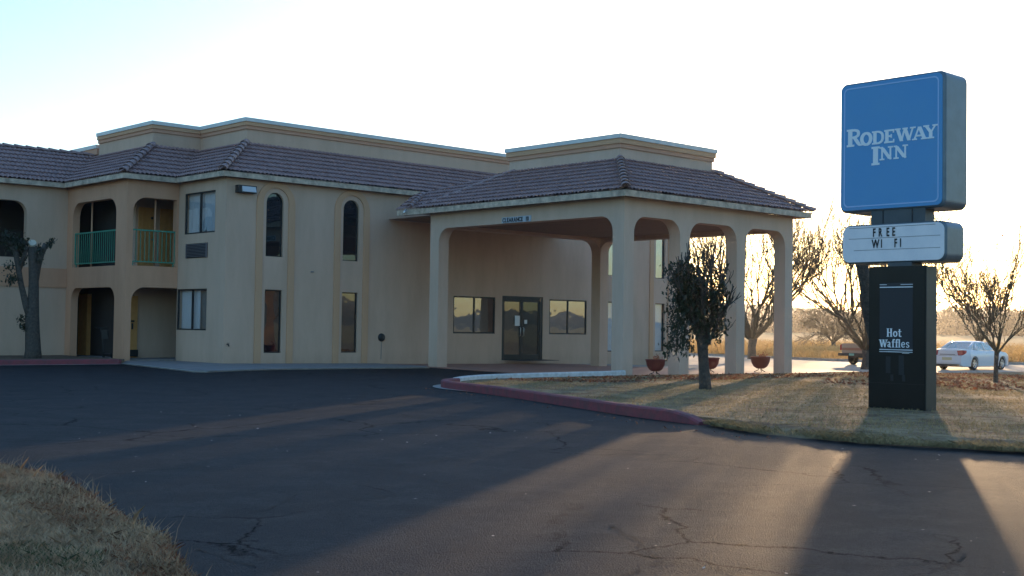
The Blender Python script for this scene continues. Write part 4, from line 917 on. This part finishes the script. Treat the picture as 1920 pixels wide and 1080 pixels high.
# pollarded stump tree on the left
t = thing('pollarded_tree', 'pollarded grey tree trunk with sawn-off limbs in front of the left wing', 'tree', loc=(15.45, 38.05, .09)); rng = random.Random(4)
def loc_tree(px, dz, off=0.0):
    # across-view offset in metres -> world offset (the view there looks along +Y, slightly +X)
    v = Vector((.927, -.375, 0)); return v*px + Vector((.375, .927, 0))*off + Vector((0, 0, dz))
b = MB(); b.tube([loc_tree(.03, -.15), loc_tree(.03, .25), loc_tree(.0, .8), loc_tree(-.02, 1.3), loc_tree(.0, 1.8), loc_tree(-.0, 2.3), loc_tree(-.03, 2.9), loc_tree(-.06, 3.4)], [.29, .235, .215, .205, .165, .15, .14, .145], 14); b.build('trunk', M['bark'], t, smooth=True)
for pts, rs_ in (([(-.08, 1.2), (-.2, 1.6), (-.36, 2.25), (-.45, 2.75), (-.53, 3.2), (-.72, 3.5), (-.82, 3.62)], [.10, .10, .085, .085, .08, .07, .05]), ([(.02, 2.3), (.1, 2.8), (.2, 3.2), (.32, 3.5)], [.12, .10, .09, .085]), ([(-.42, 2.7), (-.3, 3.1), (-.22, 3.4)], [.07, .07, .06]), ([(.26, 3.3), (.38, 3.5), (.48, 3.6)], [.04, .03, .02])):
    MB().tube([loc_tree(a, z, rng.uniform(-.08, .08)) for a, z in pts], rs_, 9).build('limb', M['bark'], t, smooth=True)
p = loc_tree(-.07, 3.46); b = MB(); ax = Vector((-.3, -.75, .58)).normalized(); b.tube([p+ax*.06, p+ax*.12], [.125, .115], 16); b.build('sawn_face', M['cut'], t)
P = []
for (cx_, cz_, n, s_) in ((-.75, 3.6, 330, .13), (-.5, 3.4, 220, .13), (-.62, 2.4, 130, .09), (-.68, 2.75, 60, .10), (-.22, .98, 80, .08), (-.3, 1.2, 50, .08), (.1, 3.3, 100, .10), (.42, 3.5, 60, .06), (.5, 3.62, 25, .04), (-.3, 3.45, 160, .10), (.12, 3.0, 40, .06), (-.35, 2.9, 40, .07)):
    for _ in range(n): P.append(tuple(loc_tree(cx_+rng.gauss(0, s_), cz_+rng.gauss(0, s_), rng.gauss(0, .15))))
o = scatter_quads('crown', np.array(P), (.025, .055), M['leaf'], .9, seed=51); o.parent = t; del o['kind']

# small leafy tree in front of the columns
t = thing('leafy_tree', 'small leafy dark green tree with a thick trunk on the lawn before the canopy columns', 'tree', loc=(20.1, 15.85, .03)); rng = random.Random(9)
VX = Vector((.76, -.65, 0)); VY = Vector((.65, .76, 0))   # across the view, away from the camera
W3 = lambda a, z, o_=0.0: VX*a+VY*o_+Vector((0, 0, z))
b = MB(); b.tube([W3(.03, -.15), W3(.01, .15), W3(-.03, .6), W3(-.06, .9), W3(-.1, 1.15)], [.165, .14, .12, .125, .11], 14); b.build('trunk', M['bark'], t, smooth=True)
b = MB(); tips = []
for (a, o_, z, L_, r_) in ((-.5, .1, 1, .75, .075), (-.15, .3, 1, .8, .08), (.05, -.3, 1.1, .85, .07), (.35, .1, 1, .8, .085), (.75, -.1, .9, .6, .05), (-.85, -.1, .7, .55, .05), (.1, .1, 1.3, .95, .06), (-.3, -.4, 1, .7, .05), (.3, .5, 1, .7, .05)):
    st = W3(-.08 if a < .1 else -.02, 1.0 if a < .1 else .82); d = VX*a+VY*o_+Vector((0, 0, z))
    branch_tree(b, st, d, L_, r_, 3, rng, .42, .18, (2, 3), .66, .006, tips, 3)
b.build('limb', M['bark'], t, smooth=True)
P = []
for (p, d) in tips:
    if p.length > 2.55 or abs(p.dot(VX)-.02) > .62: continue
    for _ in range(rng.randint(3, 8)):
        q = p+Vector((rng.gauss(0, .085), rng.gauss(0, .085), rng.gauss(0, .095))); P.append(tuple(q))
for (cx_, cz_, sx, sz, n) in ((-.15, 1.45, .22, .22, 900), (.15, 1.4, .22, .2, 800), (-.42, 1.15, .13, .17, 480), (-.55, .88, .1, .12, 200), (.42, 1.3, .14, .16, 380), (.0, 1.85, .18, .2, 500), (-.28, 1.95, .13, .22, 280), (.33, 1.85, .11, .22, 260), (-.48, 1.6, .09, .17, 190), (.2, 2.2, .06, .14, 80), (-.2, 2.3, .07, .13, 90), (.42, 2.15, .07, .15, 90), (.55, 1.2, .08, .1, 100), (-.25, .85, .12, .1, 160), (.52, 1.62, .07, .12, 90), (-.6, 1.3, .07, .1, 80)):
    for _ in range(int(n*.58)): P.append(tuple(W3(cx_+rng.gauss(0, sx), cz_+rng.gauss(0, sz), rng.gauss(0, .26))))
P = np.array(P) + np.array([-.17, .145, 0])
o = scatter_quads('crown', P, (.022, .050), M['leaf'], .9, seed=53); o.parent = t; del o['kind']
sel = P[(P[:, 2] > 1.55) & (np.random.default_rng(3).uniform(size=len(P)) < .14)] + np.array([.03, .02, .02])
t.scale = (.86, .86, 1)
o = scatter_quads('rusty_leaves', sel, (.02, .04), M['leafred'], .9, seed=54); o.parent = t; del o['kind']

# ------------------------------------------------------------------ bowls on stands
def bowl(label, x, y, plant=0, s=1.0):
    z = gz(x)+.02; t = thing('planter_bowl', label, 'planter', 'red bowl planters among the canopy columns', (x, y, z))
    b = MB(); b.lathe([(0, .10), (.12, .10), (.21, .16), (.28, .28), (.305, .43), (.325, .44), (.325, .475), (.285, .475), (.275, .42), (0, .40)], (0, 0, 0), 28); b.build('bowl', M['pot'], t, smooth=True)
    MB().lathe([(0, .425), (.272, .425), (.27, .40), (0, .40)], (0, 0, 0), 20).build('soil', M['soil'], t)
    for k in range(3):
        a = 2*math.pi*k/3+.4; MB().tube([(.04*math.cos(a), .04*math.sin(a), .105), (.08*math.cos(a), .08*math.sin(a), .05), (.20*math.cos(a), .20*math.sin(a), .0)], .013, 6).build('stand_leg', M['iron'], t, smooth=True)
    if plant:
        P = np.random.default_rng(plant).normal(0, 1, (60, 3))*np.array([.07, .07, .06])+np.array([.1, 0, .52]); o = scatter_quads('dead_plant', P, (.015, .04), M['litter'], .9, seed=plant); o.parent = t; del o['kind']
    t.scale = (s, s, s); return t
bowl('red bowl planter between the first two columns, left of the leafy tree', 27.85, 23.75, 3, .92)
bowl('red bowl planter half hidden behind the trunk of the leafy tree', 31.9, 24.95, 0, .98)
bowl('red bowl planter with a dead plant between the third and last column', 34.6, 24.95, 5, 1.05)

# ------------------------------------------------------------------ vehicles
def car_body(prof, hw, m, parent, name='body', tuck=.07, zt=.9, bel=.98, nose=.22, L=2.5):
    """side profile with wheel cut-outs, swept across and shaped in plan and section"""
    o = panel(name, prof, [], ('Y', -hw), 2*hw, m, parent); me = o.data
    bm = bmesh.new(); bm.from_mesh(me)
    for k in range(-24, 25):
        bmesh.ops.bisect_plane(bm, geom=bm.verts[:]+bm.edges[:]+bm.faces[:], plane_co=(k*.105*L/2.5, 0, 0), plane_no=(1, 0, 0))
    for z in (.3, .42, .55, .66, .76, .86, .95, 1.02): bmesh.ops.bisect_plane(bm, geom=bm.verts[:]+bm.edges[:]+bm.faces[:], plane_co=(0, 0, z), plane_no=(0, 0, 1))
    for y in (-.7, -.45, -.2, 0, .2, .45, .7): bmesh.ops.bisect_plane(bm, geom=bm.verts[:]+bm.edges[:]+bm.faces[:], plane_co=(0, y*hw/.9, 0), plane_no=(0, 1, 0))
    for v in bm.verts:
        e = max(0, (abs(v.co.x)-(L-.8))/.8); f = 1-nose*e**2.2
        s = abs(v.co.z-.62)/.5; f *= 1-tuck*s*s
        if v.co.z > .9: f *= 1-.35*max(0, v.co.z-.9)
        v.co.y *= f
        c = abs(v.co.y)/hw
        v.co.z -= .05*c**4 if v.co.z > .8 else 0
        if abs(v.co.x) > L-.6: v.co.x -= math.copysign(.13*c**2.5, v.co.x)
    bmesh.ops.recalc_face_normals(bm, faces=bm.faces[:])
    for f in bm.faces: f.smooth = True
    for e in bm.edges:
        if len(e.link_faces) == 2 and e.calc_face_angle(0) > .6: e.smooth = False
    bm.to_mesh(me); bm.free(); return o
def wheel(x, y, z, r, w_, parent, side):
    b = MB(); b.lathe([(r*.62, -w_/2), (r*.92, -w_/2), (r, -w_*.35), (r, w_*.35), (r*.92, w_/2), (r*.62, w_/2), (r*.62, -w_/2)], (x, y, z), 28, 'y'); t_ = b.build('wheel', M['rubber'], parent, smooth=True)
    yo = y+side*w_*.38; b = MB(); b.lathe([(0, side*.02), (r*.14, side*.02), (r*.16, 0), (r*.12, -side*.01)], (x, yo, z), 14, 'y')
    b.lathe([(r*.55, 0), (r*.63, side*.03), (r*.64, side*.03), (r*.64, -side*.02), (r*.55, -side*.02), (r*.55, 0)], (x, yo, z), 28, 'y')
    for k in range(5):
        a = 2*math.pi*k/5+.3; c, s = math.cos(a), math.sin(a); n = (-s, c)
        b.add([(x+c*r*.1+n[0]*.04, yo+side*.012, z+s*r*.1+n[1]*.04), (x+c*r*.1-n[0]*.04, yo+side*.012, z+s*r*.1-n[1]*.04), (x+c*r*.58-n[0]*.05, yo+side*.004, z+s*r*.58-n[1]*.05), (x+c*r*.58+n[0]*.05, yo+side*.004, z+s*r*.58+n[1]*.05)], [(0, 1, 2, 3)])
    b.build('rim', M['rim'], t_, fix=False)
    MB().lathe([(0, -side*.05), (r*.62, -side*.05), (r*.62, -side*.06), (0, -side*.06)], (x, yo, z), 20, 'y').build('brake_disc', M['cartrim'], t_)
def wheel_arc(cx, r, z0, n=10):
    a0 = math.degrees(math.asin(min(1, max(-1, (z0-.33)/r)))); return arc(cx, .33, r, 180-a0, a0, n)

def sedan(loc, rz):
    t = thing('parked_car', 'white four-door sedan parked on the driveway behind the young bare tree', 'car', loc=loc, rz=rz)
    prof = [(-2.36, .20)]+wheel_arc(-1.42, .385, .20)+wheel_arc(1.42, .385, .20)+[(2.3, .20), (2.46, .28), (2.5, .48), (2.46, .66), (2.30, .78), (1.75, .93), (1.05, 1.0), (.4, 1.01), (-.8, 1.02), (-1.55, 1.06), (-2.05, 1.07), (-2.40, 1.04), (-2.46, .98), (-2.47, .74), (-2.52, .66), (-2.52, .40), (-2.46, .26)]
    body = car_body(prof, .92, M['carwhite'], t)
    # greenhouse: glass core and painted roof, pillars
    def ring(z, xr, xf, hw): return [(xr, -hw*.86, z), (xr+.12, -hw, z), ((xr+xf)/2, -hw*1.02, z), (xf-.2, -hw, z), (xf, -hw*.8, z), (xf, hw*.8, z), (xf-.2, hw, z), ((xr+xf)/2, hw*1.02, z), (xr+.12, hw, z), (xr, hw*.86, z)]
    R0, R1 = ring(1.0, -1.85, 1.1, .80), ring(1.385, -1.02, .25, .63)
    b = MB(); b.add(R0+R1, [(i, (i+1) % 10, 10+(i+1) % 10, 10+i) for i in range(10)]+[tuple(range(10, 20))]); b.build('window_glass', M['gcar'], t)
    R2 = ring(1.375, -1.06, .29, .645); R3 = ring(1.42, -.98, .2, .61); R4 = ring(1.455, -.75, -.02, .46)
    b = MB(); b.add(R2+R3+R4, [(i+10*k, (i+1) % 10+10*k, 10*(k+1)+(i+1) % 10, 10*(k+1)+i) for k in range(2) for i in range(10)]+[tuple(range(20, 30))]); b.build('roof', M['carwhite'], t, smooth=True)
    b = MB()
    for sgn in (-1, 1):
        b.tube([(-1.80, sgn*.74, .99), (-1.05, sgn*.60, 1.39)], [.085, .06], 6); b.tube([(1.12, sgn*.72, .99), (.26, sgn*.60, 1.39)], [.05, .04], 6); b.tube([(-.30, sgn*.81, 1.0), (-.33, sgn*.645, 1.39)], [.04, .035], 6)
        b.tube([(-1.25, sgn*.80, 1.0), (-1.0, sgn*.66, 1.32)], [.10, .03], 6)
    b.build('pillar', M['carwhite'], t, smooth=True)
    for sgn in (-1, 1):
        b = MB(); b.add([(-2.475, sgn*.50, .98), (-2.40, sgn*.80, 1.0), (-2.15, sgn*.855, .98), (-2.22, sgn*.865, .86), (-2.42, sgn*.80, .76), (-2.49, sgn*.58, .74), (-2.40, sgn*.5, .98), (-2.33, sgn*.78, 1.0), (-2.15, sgn*.82, .98), (-2.2, sgn*.82, .86), (-2.38, sgn*.76, .76), (-2.42, sgn*.56, .74)], [(0, 1, 4, 5), (1, 2, 3, 4), (0, 6, 7, 1), (1, 7, 8, 2), (2, 8, 9, 3), (3, 9, 10, 4), (4, 10, 11, 5), (5, 11, 6, 0)]); b.build('tail_light', M['red'], t)
        MB().lathe([(0, 0), (.07, .0), (.09, .06), (.06, .12), (0, .13)], (.85, sgn*.98, .98), 10, 'y').build('wing_mirror', M['cartrim'], t, smooth=True)
        MB().add([(2.38, sgn*.5, .72), (2.22, sgn*.78, .74), (2.1, sgn*.83, .70), (2.3, sgn*.78, .6), (2.44, sgn*.5, .62)], [(0, 1, 3, 4), (1, 2, 3)]).build('headlight', M['lens'], t)
        for xx in (-.15, -1.05): MB().box(xx-.1, xx+.1, min(sgn*.88, sgn*.915), max(sgn*.88, sgn*.915), .84, .87).build('door_handle', M['carwhite'], t)
    MB().box(-2.535, -2.50, -.26, .26, .50, .64).build('number_plate', M['plate'], t)
    b = MB(); b.box(-2.525, -2.45, -.62, .62, .20, .30); b.box(-2.2, 2.2, -.78, .78, .17, .24); b.build('lower_trim', M['cartrim'], t)
    b = MB(); b.box(-2.482, -2.46, -.48, .48, .715, .73); b.box(-2.5, -2.44, -.4, .4, .765, .80); b.build('boot_seam', M['grey'], t)
    b = MB()
    for cx_ in (-1.42, 1.42): b.box(cx_-.37, cx_+.37, -.70, .70, .33, .71)
    b.build('wheel_housing', M['cartrim'], t)
    for cx_ in (-1.42, 1.42):
        for sgn in (-1, 1): wheel(cx_, sgn*.79, .325, .325, .20, t, sgn)
    return t
sedan((61.0, 30.9, -.575), rad(-1))

def pickup(loc, rz):
    t = thing('pickup_truck', 'copper and tan pickup truck parked on the driveway, mostly hidden behind the sign base', 'truck', loc=loc, rz=rz)
    zz = .28
    body = car_body([(-2.55, .50)]+[(x, z+.07) for x, z in wheel_arc(-1.55, .44, .43)]+[(x, z+.07) for x, z in wheel_arc(1.75, .44, .43)]+[(2.5, .50), (2.62, .6), (2.62, .98), (2.4, 1.10), (1.1, 1.18), (.0, 1.18), (-.35, 1.18), (-2.58, 1.18)], .90, M['carcopper'], t, tuck=.03, nose=.06, L=2.6)
    MB().box(-2.62, -2.585, -.80, .80, .62, 1.19).build('tailgate', M['cartan'], t)
    MB().box(-2.632, -2.621, -.78, .78, .80, .95).build('tailgate_band', M['carcopper'], t)
    MB().box(-2.85, -2.62, -.88, .88, .50, .66).build('rear_bumper', M['cartrim'], t)
    MB().box(-2.865, -2.851, -.16, .16, .52, .64).build('number_plate', M['plateg'], t)
    for sgn in (-1, 1): MB().box(-2.63, -2.55, min(sgn*.80, sgn*.90), max(sgn*.80, sgn*.90), .80, 1.12).build('tail_light', M['red'], t)
    b = MB(); b.add([(-.35, -.84, 1.18), (1.15, -.84, 1.18), (.6, -.66, 1.70), (-.25, -.66, 1.70), (-.35, .84, 1.18), (1.15, .84, 1.18), (.6, .66, 1.70), (-.25, .66, 1.70)], [(0, 1, 2, 3), (5, 4, 7, 6), (1, 5, 6, 2), (4, 0, 3, 7)]); b.build('window_glass', M['gcar'], t)
    MB().box(-.3, .62, -.68, .68, 1.70, 1.76).build('roof', M['carcopper'], t)
    b = MB()
    for cx_ in (-1.55, 1.75): b.box(cx_-.43, cx_+.43, -.66, .66, .4, .84)
    b.build('wheel_housing', M['cartrim'], t)
    for cx_ in (-1.55, 1.75):
        for sgn in (-1, 1): wheel(cx_, sgn*.76, .38, .38, .24, t, sgn)
    return t
pickup((64.0, 37.9, -.575), rad(-2))

# small wheeled walker left in the lower archway
t = thing('push_scooter', 'small upright scooter leaning in the lower left archway', 'scooter', loc=(18.35, 39.35, .06))
MB().tube([(.0, 0, .12), (-.03, .03, .5), (-.08, .10, .95)], .014, 6).build('steering_post', M['iron'], t)
MB().tube([(-.20, .26, 1.0), (-.08, .10, .96), (.05, -.1, 1.0)], .018, 6).build('handlebar', M['iron'], t)
b = MB(); b.add([(-.04, -.02, .6), (.06, -.18, .62), (.04, -.16, .9), (-.08, .06, .9), (-.0, .02, .6), (.10, -.14, .62), (.08, -.12, .9), (-.04, .10, .9)], [(0,3,2,1),(4,5,6,7),(0,1,5,4),(1,2,6,5),(2,3,7,6),(3,0,4,7)]); b.build('basket', M['iron'], t)
MB().tube([(.0, 0, .12), (.02, -.3, .10), (.02, -.6, .12)], [.03, .04, .03], 6).build('deck', M['iron'], t)
for yy in (.0, -.62): MB().lathe([(.05, -.02), (.09, -.02), (.09, .02), (.05, .02), (.05, -.02)], (0.0, yy, .09), 14, 'x').build('wheel', M['rubber'], t)

nt = M['asphalt'].node_tree; L = nt.links.new; b_ = nt.nodes['Principled BSDF']; src = b_.inputs['Base Color'].links[0].from_socket
tc = nt.nodes.new('ShaderNodeTexCoord'); nz = nt.nodes.new('ShaderNodeTexNoise'); nz.inputs['Scale'].default_value = 2.2; nz.inputs['Detail'].default_value = 8; nz.inputs['Roughness'].default_value = .7; L(tc.outputs['Object'], nz.inputs[0])
mxv = nt.nodes.new('ShaderNodeMix'); mxv.data_type = 'VECTOR'; mxv.inputs[0].default_value = .28; L(tc.outputs['Object'], mxv.inputs[4]); L(nz.outputs['Color'], mxv.inputs[5])
vo = nt.nodes.new('ShaderNodeTexVoronoi'); vo.feature = 'DISTANCE_TO_EDGE'; vo.inputs['Scale'].default_value = .75; L(mxv.outputs[1], vo.inputs['Vector'])
r1 = nt.nodes.new('ShaderNodeMapRange'); r1.inputs[1].default_value = .0; r1.inputs[2].default_value = .010; r1.inputs[3].default_value = 1; r1.inputs[4].default_value = 0; L(vo.outputs['Distance'], r1.inputs[0])
n3 = nt.nodes.new('ShaderNodeTexNoise'); n3.inputs['Scale'].default_value = .35; n3.inputs['Detail'].default_value = 4; L(tc.outputs['Object'], n3.inputs[0])
r2 = nt.nodes.new('ShaderNodeMapRange'); r2.inputs[1].default_value = .47; r2.inputs[2].default_value = .56; L(n3.outputs[0], r2.inputs[0])
ml = nt.nodes.new('ShaderNodeMath'); ml.operation = 'MULTIPLY'; L(r1.outputs[0], ml.inputs[0]); L(r2.outputs[0], ml.inputs[1])
mc = nt.nodes.new('ShaderNodeMix'); mc.data_type = 'RGBA'; mc.inputs[7].default_value = (.0015, .0015, .002, 1); L(src, mc.inputs[6]); L(ml.outputs[0], mc.inputs[0]); L(mc.outputs[2], b_.inputs['Base Color'])
rs2 = nt.nodes.new('ShaderNodeMapRange'); rs2.inputs[3].default_value = .13; rs2.inputs[4].default_value = 0; L(ml.outputs[0], rs2.inputs[0]); L(rs2.outputs[0], b_.inputs['Specular IOR Level'])
hz = MB().box(-60, 2400, -1100, 2400, -7, 70).build('haze', None); tag(hz, kind='stuff')
hm = bpy.data.materials.new('haze_air'); hm.use_nodes = True; nt = hm.node_tree; nt.nodes.remove(nt.nodes['Principled BSDF'])
pv = nt.nodes.new('ShaderNodeVolumePrincipled'); pv.inputs['Color'].default_value = (.95, .95, .95, 1); pv.inputs['Density'].default_value = .0002; pv.inputs['Anisotropy'].default_value = .7
nt.links.new(pv.outputs[0], nt.nodes['Material Output'].inputs['Volume']); hz.data.materials.append(hm)
